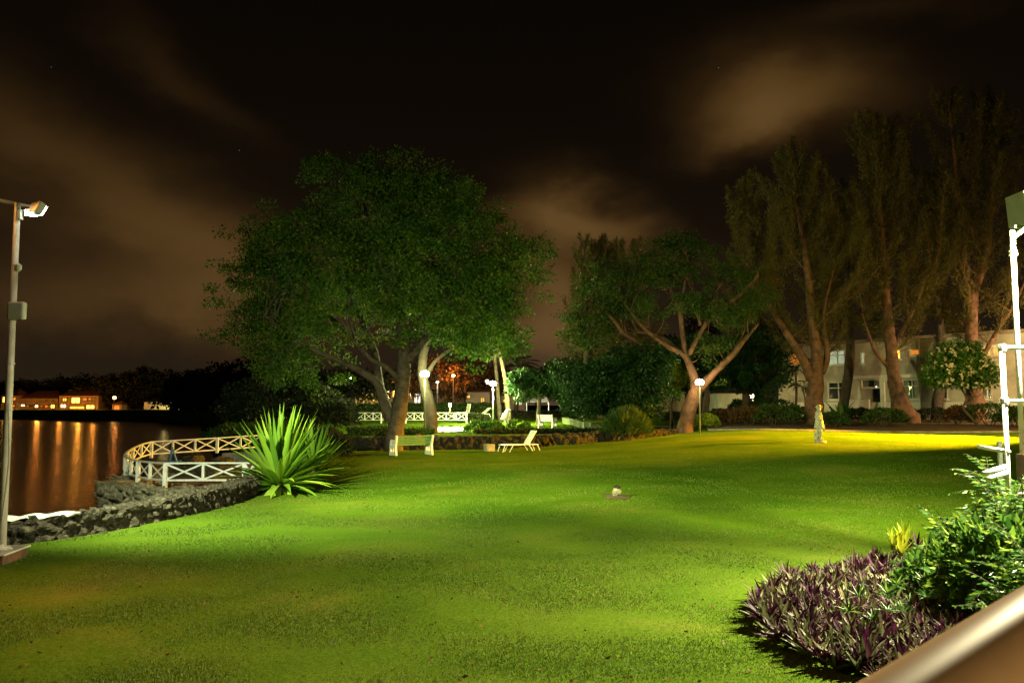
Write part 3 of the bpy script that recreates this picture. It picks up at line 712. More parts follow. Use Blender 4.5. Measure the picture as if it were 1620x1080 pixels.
def lounger(label, p0, rz, s=1.0, back=58, group=None):
    t = thing('sun_lounger', label, 'sun lounger', p0, group, rz); O = (0, 0, 0); zf = .33
    m = MB(); L = 1.25
    for y in (-.3, .3): m.tube([(-.95, y, zf), (.85, y, zf)], .022, 6)
    m.tube([(-.95, -.3, zf), (-.95, .3, zf)], .022, 6).tube([(.85, -.3, zf), (.85, .3, zf)], .022, 6)
    m.build('frame', 'white_paint', t, O)
    for x, dx in ((-.88, -.12), (-.45, -.2), (.35, .22), (.8, .14)):
        for y in (-.3, .3): MB().tube([(x, y, zf), (x + dx * .6, y, .15), (x + dx, y, 0)], .022, 6).build('leg', 'white_paint', t, O)
    m = MB()
    for k in range(15): x = -.92 + k * .085; m.bar((x, -.29, zf + .015), (x, .29, zf + .015), .07, .012)
    m.build('seat', 'white_paint', t, O)
    c_, s_ = math.cos(R(back)), math.sin(R(back)); m = MB()
    for y in (-.3, .3): m.tube([(.35, y, zf), (.35 + .78 * c_, y, zf + .78 * s_)], .022, 6)
    for k in range(9):
        d = .06 + k * .085; m.bar((.35 + d * c_, -.29, zf + d * s_), (.35 + d * c_, .29, zf + d * s_), .012, .072, up=(c_, 0, s_))
    m.build('backrest', 'white_paint', t, O)
    return t
lounger('white sun lounger with raised back on the lawn by the low wall', on(822, 39.6), R(24))
lounger('distant white sun lounger with raised back beyond the white railing', on(757, 66, .25), R(22), back=38)
lounger('distant white lounger with steep back left of the other far lounger', on(733, 66, .3), R(28), back=76)
q = on(774, 40.4); o = MB().box(q + Vector((0, 0, .15)), (.48, .36, .38), rz=.5, bev=.05).build('stone_block', 'concrete', None, origin=q); tag(o, 'rough grey stone block on the lawn left of the sun lounger', 'stone')
# small ornament on the lawn
p = on_z(976, 786, .04); p.z = TZ(p.x, p.y)
t = thing('lawn_ornament', 'small weathered round stone ornament in a bare patch in mid lawn', 'ornament', p)
stone('body', p + Vector((0, 0, .14)), .135, 'pebble', 3, .25, t, 2, (.85, .8, 1.15)); stone('cap', p + Vector((.01, -.02, .26)), .10, 'rock_dark', 3, .3, t, 6, (1.05, .9, .55)); stone('snout', p + Vector((.05, -.11, .13)), .075, 'pebble', 3, .15, t, 3, (.9, .8, .9))
c0 = p; ring = [(c0.x + .34 * math.cos(a) * (1 + .15 * math.sin(3 * a)), c0.y + .55 * math.sin(a) * (1 + .2 * math.cos(2 * a))) for a in np.linspace(0, 6.283, 29)[:-1]]
mb = MB(); mb.v = [(c0.x, c0.y, c0.z + .045)] + [(x, y, TZ(x, y) + .012) for x, y in ring]; mb.f = [(0, i + 1, (i + 1) % 28 + 1) for i in range(28)]
struct(mb.build('soil', 'soil', smooth=True))

# garden lamps
def garden_lamp(px, py, Y, label, mat, group='garden lamps', h=None, double=False, base=None):
    hd = at(px, py, Y); gr = on(px, Y) if base is None else base; t = thing('garden_lamp', label, 'lamp', gr, group)
    MB().tube([gr + Vector((0, 0, -.1)), (hd.x, hd.y, hd.z - .16)], [.055, .04], 10).build('post', 'white_paint' if double else 'post_green', t, smooth=True)
    MB().lathe((hd.x, hd.y, hd.z), [(.09, -.16), (.12, -.13), (.07, -.10)], 12).build('collar', 'steel', t)
    MB().lathe((hd.x, hd.y, hd.z), [(.03, -.16), (.19, -.11), (.25, 0), (.19, .14), (.03, .20)], 14).build('globe', mat, t, smooth=True)  # globe oversized so its glow takes in the glare around the lamp
    if double:
        MB().lathe((hd.x - .42, hd.y, hd.z + .18), [(.03, -.14), (.13, -.08), (.16, 0), (.12, .1), (.03, .14)], 14).build('globe', 'win_white', t, smooth=True)
        MB().tube([(hd.x, hd.y, hd.z - .1), (hd.x - .42, hd.y, hd.z + .04)], .025, 6).build('bracket', 'white_paint', t)
    return t
L_ = [garden_lamp(672, 592, 43.2, 'green white globe lamp in front of the upright trunk of the big tree', 'lamp_green'),
      garden_lamp(780, 607, 59, 'twin globe lamp on a white post between the trees', 'lamp_white', double=True),
      garden_lamp(470, 620, 74, 'cold white lamp at the left under the big tree', 'lamp_white'),
      garden_lamp(1107, 605, 46.8, 'warm white lamp beside the leaning trunk', 'lamp_warm'),
      garden_lamp(1191, 627, 70, 'orange glowing lamp near the white garage wall', 'lamp_warm')]
# ------------------------------------------------------------------ trees
def W(px, py, Y): return at(px, py, Y)
# the big spreading tree
D1 = 40.4; b1 = on(622, D1)
tree('rain_tree', 'huge spreading green tree left of centre behind the bench', b1,
     [([b1 + Vector((0, 0, -.3)), W(625, 680, D1), W(633, 640, D1), W(637, 600, D1), W(640, 560, D1), W(632, 480, D1), W(620, 400, D1)], [.52, .42, .40, .36, .33, .24, .12]),
      ([W(618, 665, D1), W(607, 635, D1), W(596, 605, D1), W(566, 585, D1 - .5), W(535, 570, D1 - 1.2), W(480, 545, D1 - 2), W(420, 500, D1 - 2.5)], [.30, .26, .22, .17, .13, .10, .05]),
      ([W(603, 625, D1), W(598, 590, D1 + .3), W(592, 555, D1 + .6), W(570, 500, D1 + 1), W(540, 430, D1 + 1), W(520, 350, D1)], [.22, .19, .17, .14, .10, .05]),
      ([W(636, 605, D1), W(610, 580, D1 - .8), W(585, 567, D1 - 1.6), W(560, 540, D1 - 2.6)], [.16, .12, .10, .05]),
      ([W(640, 570, D1), W(670, 500, D1 + .6), W(710, 420, D1 + 1), W(740, 350, D1)], [.25, .18, .12, .05]),
      ([W(640, 575, D1), W(690, 520, D1 - 1), W(750, 480, D1 - 1.5), W(800, 440, D1 - 1.5)], [.22, .16, .10, .05]),
      ([W(630, 480, D1), W(600, 410, D1), W(580, 340, D1), W(575, 290, D1)], [.18, .13, .09, .04]),
      ([W(592, 555, D1 + .6), W(520, 500, D1 + 1.5), W(450, 450, D1 + 2), W(400, 400, D1 + 1.5)], [.14, .11, .08, .04])],
     [(W(600, 330, D1), (3.6, 3.4, 2.5)), (W(560, 300, D1), (2.4, 2.6, 1.6)), (W(660, 330, D1 + 1), (3.2, 3.4, 2.2)), (W(710, 350, D1 + 1), (3.0, 3.2, 1.9)), (W(760, 400, D1), (2.7, 3, 2.0)), (W(480, 400, D1), (3.2, 3.3, 2.0)),
      (W(440, 440, D1), (2.3, 2.6, 1.7)), (W(560, 430, D1 - .5), (4.6, 3.8, 2.6)), (W(660, 440, D1 - 1), (4.3, 4.0, 2.6)), (W(780, 440, D1), (2.3, 3, 1.8)), (W(770, 500, D1), (2.2, 2.6, 1.6)), (W(700, 500, D1 - 1), (3.4, 3.0, 1.4)),
      (W(450, 500, D1 - 1), (2.9, 2.7, 1.4)), (W(400, 500, D1 - 1), (1.7, 1.8, .6)), (W(420, 555, D1 - 1), (2.0, 2.2, 1.1)), (W(380, 550, D1 - 1), (1.2, 1.6, .5)), (W(510, 520, D1 - 1), (2.8, 2.4, 1.0)), (W(800, 525, D1), (1.2, 1.6, .8)), (W(480, 585, D1), (2.3, 2, .9)), (W(590, 500, D1 - 2), (2.6, 2, 1.1)), (W(365, 480, D1 - 1), (.9, 1.2, .35)), (W(350, 535, D1 - 1.5), (.7, 1.2, .3)), (W(395, 350, D1), (.9, 1.2, .35)), (W(845, 405, D1), (.8, 1.2, .35)), (W(500, 265, D1), (1, 1.2, .5)), (W(420, 385, D1), (1.9, 2.2, 1.2)), (W(815, 400, D1), (1.6, 2.2, 1.1)), (W(810, 560, D1 - 1), (1.2, 1.4, .5)), (W(740, 545, D1 - 1.5), (1.8, 1.6, .5)), (W(390, 440, D1), (1.5, 2, 1.0)), (W(830, 470, D1), (1, 1.2, .6))],
     2300, 76, .66, .16, 'leaf_rain', 'bark_pale', .5, .5, .36, 11, .12, .05, gap=-.10)
b1b = on(681, 44.6)
tree('garden_tree', 'straight brown trunk right of the big tree behind the garden lamp', b1b,
     [([b1b + Vector((0, 0, -.3)), W(680, 650, 44.6), W(674, 620, 44.6), W(668, 590, 44.7), W(672, 550, 45), W(690, 500, 45)], [.42, .36, .30, .28, .22, .1]), ([W(672, 600, 44.6), W(690, 570, 45), W(730, 540, 45.5)], [.16, .11, .05])],
     [(W(700, 480, 46.5), (3.2, 2.0, 1.4)), (W(760, 530, 46.5), (1.8, 1.5, .9))], 90, 60, .8, .21, 'leaf_rain', 'bark_dark', seed=12)
# right-hand flame tree with open branching
D2 = 48.3; b2 = on(1082, D2)
tree('flame_tree', 'open branching tree with a leaning reddish trunk right of centre', b2,
     [([b2 + Vector((0, 0, -.3)), W(1086, 665, D2), W(1095, 635, D2), W(1103, 612, D2)], [.55, .45, .43, .40]),
      ([W(1100, 625, D2), W(1098, 600, D2), W(1090, 575, D2), W(1080, 560, D2), W(1052, 545, D2 - .5), W(1020, 520, D2 - 1), W(980, 470, D2 - 1)], [.34, .28, .22, .17, .14, .11, .05]),
      ([W(1085, 565, D2), W(1080, 530, D2), W(1075, 490, D2), W(1062, 460, D2 + .5), W(1060, 420, D2 + .5)], [.17, .15, .13, .10, .05]),
      ([W(1105, 618, D2), W(1130, 590, D2 - .4), W(1160, 560, D2 - .8), W(1180, 535, D2 - 1), W(1200, 512, D2 - 1)], [.26, .20, .17, .12, .06]),
      ([W(1105, 612, D2 + .3), W(1122, 594, D2 + .3), W(1148, 572, D2 + .5), W(1175, 530, D2 + 1)], [.18, .14, .12, .06]),
      ([W(1090, 560, D2 - .3), W(1112, 520, D2 - .5), W(1130, 492, D2 - .8), W(1160, 475, D2 - 1), W(1196, 440, D2 - 1.2), W(1198, 428, D2 - 1.2)], [.15, .14, .13, .10, .07, .04]),
      ([W(1130, 492, D2 - .8), W(1130, 470, D2 - .8), W(1142, 447, D2 - .8)], [.08, .06, .03]),
      ([W(1080, 560, D2), W(1040, 530, D2 + 1), W(990, 525, D2 + 1), W(945, 527, D2 + 1)], [.13, .10, .07, .03]),
      ([W(1010, 542, D2 - .6), W(985, 525, D2 - 1), W(965, 500, D2 - 1.2), W(930, 480, D2 - 1)], [.12, .11, .08, .04]),
      ([W(1075, 490, D2), W(1085, 440, D2), W(1088, 410, D2), W(1075, 385, D2)], [.10, .08, .06, .03]),
      ([W(1108, 515, D2 - .5), W(1100, 470, D2 - .5), W(1090, 430, D2)], [.10, .07, .03])],
     [(W(1000, 430, D2), (2.7, 2.6, .7)), (W(960, 455, D2), (2.2, 2.4, .9)), (W(940, 490, D2), (1.9, 2.2, .8)), (W(905, 505, D2), (.9, 1.4, .35)), (W(930, 530, D2), (1.4, 1.4, .6)), (W(1060, 430, D2), (2.5, 2.4, .6)),
      (W(1080, 385, D2), (1.9, 2, .38)), (W(1045, 400, D2), (1.1, 1.4, .25)), (W(1110, 400, D2), (1.2, 1.4, .28)), (W(1150, 430, D2), (2.0, 2.0, .6)), (W(1060, 480, D2 - 1), (3, 2, .6)), (W(1150, 500, D2 - 1.5), (1.8, 1.6, .6)), (W(1120, 545, D2), (1.3, 1.5, .5)), (W(1180, 470, D2), (1.6, 1.8, .7)), (W(1000, 490, D2 + 1), (2.6, 2, .7)), (W(1150, 590, D2), (1.0, 1.0, .4))],
     880, 64, .58, .15, 'leaf_flame', 'bark_red', .42, .3, .25, 21, .25, .04, gap=-.2)
# mango-like dense tree
D3 = 47.6; b3 = on(985, D3)
tree('mango_tree', 'dense dark green round tree with low branches in the centre right', b3,
     [([b3 + Vector((0, 0, -.3)), W(986, 655, D3), W(985, 620, D3), W(980, 585, D3)], [.22, .18, .15, .08]), ([W(986, 665, D3), W(1000, 640, D3), W(1020, 610, D3)], [.14, .1, .05]), ([W(985, 660, D3), W(960, 635, D3), W(940, 600, D3)], [.14, .1, .05])],
     [(W(990, 595, D3), (2.5, 2.3, 1.6)), (W(950, 610, D3), (2.0, 2.0, 1.3)), (W(1020, 620, D3), (1.5, 1.8, 1.3)), (W(1000, 640, D3), (2.0, 1.8, .8)), (W(905, 590, D3 + 1), (1.5, 1.5, .9)), (W(925, 630, D3), (1.4, 1.5, .9)), (W(1035, 575, D3), (1.2, 1.3, .8))],
     520, 60, .45, .17, 'leaf_mango', 'bark_dark', .8, .5, .15, 31, .1, .03)
D4 = 58; b4 = on(853, D4)
tree('shade_tree', 'smaller bright green tree with a thin trunk behind the lone white bench', b4,
     [([b4 + Vector((0, 0, -.3)), W(852, 655, D4), W(853, 630, D4), W(850, 610, D4)], [.24, .16, .14, .08]), ([W(853, 632, D4), W(830, 615, D4)], [.08, .04]), ([W(853, 632, D4), W(880, 612, D4)], [.08, .04])],
     [(W(850, 607, D4), (2.0, 2, .8)), (W(825, 605, D4), (.9, 1.2, .6)), (W(885, 605, D4), (1.5, 1.6, 1.1)), (W(890, 590, D4), (1.0, 1.4, .8))], 260, 50, .42, .2, 'leaf_mango', 'bark_dark', seed=41)
# palms by the twin lamp
def palm(label, base, top, r, n_f, fl, seed, mat='leaf_hedge', group=None, name='palm_tree', mid=None):
    t = thing(name, label, 'palm tree', base, group); rg = random.Random(seed)
    mb = MB(); mb.tube(spl([base + Vector((0, 0, -.2)), mid or base.lerp(top, .5) + Vector((.15, 0, 0)), top], 6), lerpr([r * 1.4, r, r * .8], 13), 8, .1); mb.build('trunk', 'bark_pale', t, smooth=True)
    P, D, Ls = [], [], []
    for i in range(n_f):
        a = i * 2.4 + rg.random() * .4; e = R(rg.uniform(-5, 75)); d = Vector((math.cos(a) * math.cos(e), math.sin(a) * math.cos(e), math.sin(e))); p = top.copy()
        for k in range(22):
            f = k / 21; d = (d + Vector((0, 0, -.085))).normalized(); p = p + d * fl / 22
            s_ = d.cross(Vector((0, 0, 1))).normalized()
            for sg in (-1, 1):
                P.append(tuple(p)); D.append(tuple(s_ * sg * .8 + d * .6 + Vector((0, 0, -.35 + rg.uniform(-.15, .15))))); Ls.append(fl * .30 * math.sin(math.pi * (.12 + .85 * f)))
    leaves('crown', P, D, np.array(Ls), np.array(Ls) * .1 + .01, mat, t, base)
    return t
palm('tall palm with a pale trunk just right of the twin globe lamp', on(806, 62), W(787, 540, 62), .16, 16, 2.6, 1)
palm('tall thin palm rising behind the twin globe lamp', on(792, 66), W(780, 530, 66), .14, 16, 2.6, 2, mid=W(786, 600, 66))
palm('palm silhouette against the sky glow beyond the lawn', on(815, 100), W(822, 582, 100), .2, 18, 3.2, 3, 'leaf_dark')
palm('small drooping palm in front of the left end of the hotel', on(1256, 66), W(1258, 583, 66), .10, 13, 1.9, 4, 'leaf_dark')
palm('tiny slim palm beside the first casuarina trunk', on(1272, 65), W(1270, 612, 65), .07, 11, 1.4, 5, 'leaf_hedge')
# casuarinas: ascending plumes of hanging needles
def casuarina(label, base, trunk, tr, top_z, R0, n_br, seed, extra=(), z0=None, dens=1.0, group='tall wispy casuarina trees', bark='bark_red', nl=.42):
    t = thing('casuarina_tree', label, 'tree', base, group); rg = np.random.default_rng(seed)
    mb = MB(); q = limb(mb, trunk, tr, 10, 6, .25)
    P, D, L = [], [], []; q = list(q)
    for pts, r in extra: q += limb(mb, pts, r, 8, 5, .2)
    tp = np.array([tuple(p) for p in q]); H = top_z - base.z; z0 = z0 if z0 is not None else base.z + H * .22
    for i in range(n_br):
        f = (i + rg.random()) / n_br; z = z0 + (top_z - z0) * f * .9
        k = int((np.abs(tp[:, 2] - z) + rg.random(len(tp)) * 1.2).argmin()); p = Vector(tp[k]); a = rg.random() * 6.28
        rr = R0 * (1 - f) ** .55 * (.45 + .55 * min(1, f * 5)) * rg.uniform(.55, 1.15) + .7
        up = rg.uniform(.5, 1.1) + f * .8
        d = Vector((math.cos(a), math.sin(a), up * .55)).normalized()
        pts = [p]; m = 9
        for j in range(m):
            d = (d + Vector((rg.normal() * .10, rg.normal() * .10, .13 * up))).normalized(); pts.append(pts[-1] + d * rr * 1.35 / m)
        if rg.random() < .45: mb.tube(pts, lerpr([.05 * (1 - f) + .02, .006], m + 1), 4, cap=False)
        A = np.array([tuple(v) for v in pts]); nn = int(330 * dens * (rr / 3 + .5))
        s_ = rg.uniform(.12, 1.06, nn) * m; ki = np.minimum(s_.astype(int), m - 1); fr = (s_ - ki)[:, None]
        B = A[ki] * (1 - fr) + A[ki + 1] * fr + rg.normal(size=(nn, 3)) * (.26 * (1 - s_ / m * .7))[:, None]
        P.append(B); D.append(unit(A[ki + 1] - A[ki]) * .9 + rg.normal(size=(nn, 3)) * .55 + np.array([0, 0, -.05])); L.append(rg.uniform(.5, 1.3, nn) * nl * .9)
    mb.build('trunk', bark, t, smooth=True)
    P = np.concatenate(P); D = np.concatenate(D); L = np.concatenate(L)
    leaves('crown', P, D, L, .036, 'leaf_needle', t, base)
    return t
Yc = 53
b = on(1290, Yc)
casuarina('reddish forked casuarina behind the statue, left of the hotel door', b, [b + Vector((0, 0, -.3)), W(1288, 640, Yc), W(1290, 600, Yc), W(1292, 560, Yc), W(1284, 500, Yc), W(1278, 430, Yc), W(1262, 330, Yc), W(1250, 270, Yc)],
          [.78, .55, .50, .36, .28, .22, .12, .04], W(0, 235, Yc).z, 4.6, 64, 1, [([W(1284, 600, Yc), W(1266, 560, Yc - .3), W(1240, 520, Yc - .5), W(1222, 490, Yc - .6), W(1200, 430, Yc)], [.34, .26, .2, .14, .05]), ([W(1300, 590, Yc), W(1309, 560, Yc + .3), W(1302, 500, Yc + .4), W(1320, 420, Yc + .4)], [.26, .2, .15, .05])])
b = on(1436, 56)
casuarina('reddish casuarina in front of the middle of the hotel', b, [b + Vector((0, 0, -.3)), W(1422, 630, 56), W(1413, 590, 56), W(1410, 550, 56), W(1403, 480, 56), W(1394, 360, 56), W(1386, 240, 56), W(1384, 190, 56)],
          [.95, .52, .42, .38, .30, .2, .10, .04], W(0, 172, 56).z, 4.9, 78, 2, [([W(1410, 585, 56), W(1395, 568, 56), W(1382, 550, 56), W(1365, 500, 56)], [.2, .15, .12, .05]), ([W(1408, 560, 56), W(1440, 500, 56), W(1465, 440, 56), W(1480, 425, 56)], [.18, .13, .1, .05])])
b = on(1545, 57)
casuarina('tallest casuarina behind the flowering tree at the right', b, [b + Vector((0, 0, -.3)), W(1540, 600, 57), W(1537, 550, 57), W(1540, 470, 57), W(1560, 400, 57), W(1570, 280, 57), W(1566, 150, 57)],
          [.62, .50, .42, .36, .26, .14, .04], W(0, 120, 57).z, 5.4, 84, 3, [([W(1538, 530, 57), W(1530, 450, 57), W(1520, 350, 57), W(1505, 200, 57), W(1500, 150, 57)], [.3, .24, .18, .10, .03]), ([W(1557, 560, 57), W(1580, 520, 57), W(1610, 470, 57), W(1640, 400, 57)], [.18, .15, .1, .04])])
b = on(1205, 62)
casuarina('dark casuarina between the open branching tree and the first red trunk', b, [b + Vector((0, 0, -.3)), W(1205, 600, 62), W(1200, 500, 62), W(1192, 400, 62), W(1180, 300, 62)], [.4, .35, .28, .18, .05], W(0, 275, 62).z, 4.2, 52, 4, bark='bark_dark')
b = on(1330, 66)
casuarina('dark casuarina in the gap between the two reddish trunks', b, [b + Vector((0, 0, -.3)), W(1345, 560, 66), W(1340, 450, 66), W(1335, 330, 66)], [.4, .35, .25, .05], W(0, 300, 66).z, 4.2, 50, 5, bark='bark_dark', z0=8)
b = on(1480, 62)
casuarina('dark casuarina in the gap left of the tallest one', b, [b + Vector((0, 0, -.3)), W(1490, 560, 62), W(1480, 450, 62), W(1470, 320, 62)], [.4, .35, .25, .05], W(0, 250, 62).z, 4.4, 56, 8, bark='bark_dark', z0=8)
for i, (px, tpy, lab) in enumerate([(925, 375, 'leftmost thin casuarina top behind the open branching tree'), (950, 372, 'second thin casuarina top from the left behind the open tree'), (975, 368, 'third thin casuarina top behind the open tree'), (1010, 380, 'casuarina top just left of the flat crown tier')]):
    Yb = 72 + i; b = on(px, Yb)
    casuarina(lab, b, [b + Vector((0, 0, -.3)), W(px + 2, 560, Yb), W(px - 3, 470, Yb), W(px + 1, tpy + 5, Yb)], [.3, .25, .18, .03], W(0, tpy, Yb).z, 2.3, 44, 30 + i, group='far casuarina tops', bark='bark_dark', dens=.8)
# round dark tree right of the warm lamp, lit shrubs
b = on(1180, 60)
tree('ficus_tree', 'round dark green tree between the warm lamp and the hotel', b,
     [([b + Vector((0, 0, -.3)), W(1180, 640, 60), W(1180, 610, 60), W(1185, 580, 60)], [.34, .28, .25, .1]), ([W(1181, 625, 60), W(1205, 600, 60)], [.14, .06]), ([W(1180, 622, 60), W(1155, 600, 60)], [.12, .06])],
     [(W(1185, 575, 60), (3.0, 2.6, 1.9)), (W(1205, 600, 60), (1.9, 1.8, 1.2)), (W(1150, 590, 60), (1.8, 2, 1.2)), (W(1200, 545, 60), (2, 2, 1.2))], 380, 55, .5, .18, 'leaf_mango', 'bark_dark', seed=61)
b = on(1062, 52)
tree('young_tree', 'yellow green lit foliage just left of the leaning trunk', b, [([b, W(1062, 640, 52), W(1062, 605, 52)], [.1, .07, .03])], [(W(1063, 602, 52), (.95, .8, .55))], 60, 55, .3, .17, 'leaf_bright', 'bark_dark', seed=62)
b = on(1115, 66)
tree('dark_tree', 'dim bluish tree trunk and crown behind the warm lamp', b, [([b, W(1118, 630, 66), W(1120, 590, 66)], [.3, .25, .1])], [(W(1110, 575, 66), (3.2, 2, 1.3)), (W(1080, 560, 66), (2, 2, 1.2))], 150, 45, .6, .22, 'leaf_mango', 'bark_dark', seed=63)
# background tree line beyond the garden
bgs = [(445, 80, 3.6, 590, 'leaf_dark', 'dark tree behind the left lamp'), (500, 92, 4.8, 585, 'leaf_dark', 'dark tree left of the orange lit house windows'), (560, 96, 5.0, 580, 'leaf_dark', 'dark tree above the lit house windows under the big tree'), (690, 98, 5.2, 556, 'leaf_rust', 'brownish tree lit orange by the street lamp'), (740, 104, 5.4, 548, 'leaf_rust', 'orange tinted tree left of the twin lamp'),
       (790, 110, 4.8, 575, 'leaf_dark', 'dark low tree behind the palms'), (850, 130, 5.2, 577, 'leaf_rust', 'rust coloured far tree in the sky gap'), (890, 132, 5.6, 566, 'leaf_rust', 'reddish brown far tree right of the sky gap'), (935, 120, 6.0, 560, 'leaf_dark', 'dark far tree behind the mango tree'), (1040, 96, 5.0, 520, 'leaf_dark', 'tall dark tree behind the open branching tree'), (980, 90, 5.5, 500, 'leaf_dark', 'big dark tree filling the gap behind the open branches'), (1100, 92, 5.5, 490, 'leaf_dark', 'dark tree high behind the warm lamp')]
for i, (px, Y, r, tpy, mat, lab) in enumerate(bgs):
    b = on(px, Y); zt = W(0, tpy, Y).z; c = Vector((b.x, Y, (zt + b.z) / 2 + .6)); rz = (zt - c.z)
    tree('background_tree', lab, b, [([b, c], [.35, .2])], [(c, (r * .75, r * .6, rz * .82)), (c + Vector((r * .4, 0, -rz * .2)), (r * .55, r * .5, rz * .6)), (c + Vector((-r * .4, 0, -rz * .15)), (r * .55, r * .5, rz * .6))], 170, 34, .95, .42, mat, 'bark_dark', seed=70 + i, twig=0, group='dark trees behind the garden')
# flowering frangipani
Yf = 52; b = on(1548, Yf)
ft = tree('frangipani_tree', 'small round tree dotted with pale flowers in front of the hotel', b,
     [([b, W(1538, 662, Yf), W(1524, 646, Yf), W(1529, 630, Yf), W(1520, 612, Yf), W(1518, 590, Yf)], [.10, .085, .08, .07, .06, .03]), ([W(1526, 640, Yf), W(1540, 632, Yf), W(1534, 612, Yf), W(1545, 590, Yf)], [.06, .05, .04, .03]), ([W(1520, 612, Yf), W(1500, 590, Yf)], [.05, .03])],
     [(W(1515, 580, Yf), (1.9, 1.6, 1.15)), (W(1548, 590, Yf), (1.2, 1.2, .95)), (W(1485, 592, Yf), (1.0, 1.1, .8)), (W(1520, 555, Yf), (1.3, 1.2, .5))], 300, 36, .36, .20, 'leaf_fern', 'bark_pale', .8, .5, .12, 81, .2, .03)
rg = np.random.default_rng(5); d = unit(rg.normal(size=(95, 3))); d[:, 1] = -np.abs(d[:, 1]); c = W(1518, 582, Yf)
P = np.array(c) + d * np.array([2.4, 1.6, 1.5]) * rg.uniform(.85, 1.05, (95, 1)); P5 = np.repeat(P, 5, 0)
leaves('flower', P5, rg.normal(size=P5.shape), .17, .13, 'petal', ft, b)['kind'] = 'stuff'
# shrubs along the far bed
sh = [(1065, 60, (.8, .8, .8), 'leaf_hedge', 'small bush left of the leaning trunk'), (1116, 50.5, (.75, .7, .85), 'leaf_bright', 'bright yellow bush right under the warm lamp'), (1135, 58, (.7, .6, .9), 'leaf_hedge', 'green bush right of the yellow one'), (1152, 53, (1.2, .9, 1.0), 'leaf_rust', 'reddish brown bush left of the dark bed shrubs'), (1185, 52, (1.3, .9, 1.15), 'leaf_rust', 'dark reddish shrub below the round ficus'),
      (1168, 66, (.8, .8, 1.5), 'leaf_mango', 'round green bush against the white garage wall'), (1225, 51.5, (1.5, 1.0, 1.3), 'leaf_hedge', 'wide dim shrub left of the statue'), (1255, 53.5, (1.2, .9, 1.2), 'leaf_hedge', 'shrub directly left of the forked red trunk'), (1195, 60, (1.0, .9, 1.4), 'leaf_hedge', 'green shrub below the orange glowing lamp'), (1225, 60, (1.8, 1.0, 1.6), 'leaf_mango', 'dark shrub at the left corner of the hotel'), (1318, 50.5, (1.0, .8, .9), 'leaf_hedge', 'dark shrub behind the statue'),
      (1362, 58, (1.0, .8, .9), 'leaf_dark', 'black clipped bush in front of the hotel doorway'), (1400, 50.8, (1.4, 1.0, 1.15), 'leaf_hedge', 'light green bush at the foot of the middle casuarina'), (1478, 57, (1.9, .9, 1.0), 'leaf_dark', 'dark clipped hedge bush in front of the hotel wall'), (1515, 53, (.8, .8, 1.2), 'leaf_rust', 'rusty bush beside the curved frangipani trunk'), (1566, 52.5, (1.9, 1.1, 1.35), 'leaf_hedge', 'wide clipped bush at the right behind the scaffold'), (1608, 50, (1.3, 1, 1.2), 'leaf_hedge', 'green bush behind the scaffold uprights')]
for i, (px, Y, rad, mat, lab) in enumerate(sh):
    bush('shrub', lab, on(px, Y), rad, 1700, .17, mat, seed=90 + i, group='shrubs in the far bed')
# broad leaved plant
b = on(1332, 52.5); t = thing('banana_plant', 'broad leaved plant with upright paddle leaves left of the hotel door', 'plant', b); V, Fc, VV = [], [], []
for i in range(13):
    a = i * 2.4; e = R(35 + 50 * ((i * 7) % 13) / 13); blade(V, Fc, VV, b, (math.cos(a) * math.cos(e), math.sin(a) * math.cos(e) * .6, math.sin(e)), 1.9 - .05 * i, .34, .5, 6, rng.random(), .15, prof=lambda s: .12 + 1.0 * max(0, math.sin(math.pi * max(0, s - .3) / .72)) if s > .3 else .12)
np_mesh('leaf', V, Fc, 'leaf_hedge', t, b, VV)
MB().lathe(b + Vector((0, 0, -.1)), [(.14, 0), (.10, .6)], 8).build('stem', 'bark_dark', t)
# soil bed and kerb
ka = [on(px, Y) for px, Y in ((1120, 48.6), (1200, 47.3), (1300, 46.6), (1400, 46.2), (1500, 45.8), (1600, 45.4), (1700, 45))]
drape('soil', ka, [on(px, Y) for px, Y in ((1120, 62), (1200, 72), (1290, 71), (1400, 66), (1500, 63), (1600, 59.5), (1700, 56))], 60, 24, 'soil', .05)
mb = MB()
for a_, b_ in zip(ka[:-1], ka[1:]): mb.bar(a_ + Vector((0, -.06, .04)), b_ + Vector((0, -.06, .04)), .14, .12)
struct(mb.build('kerb', 'concrete'))

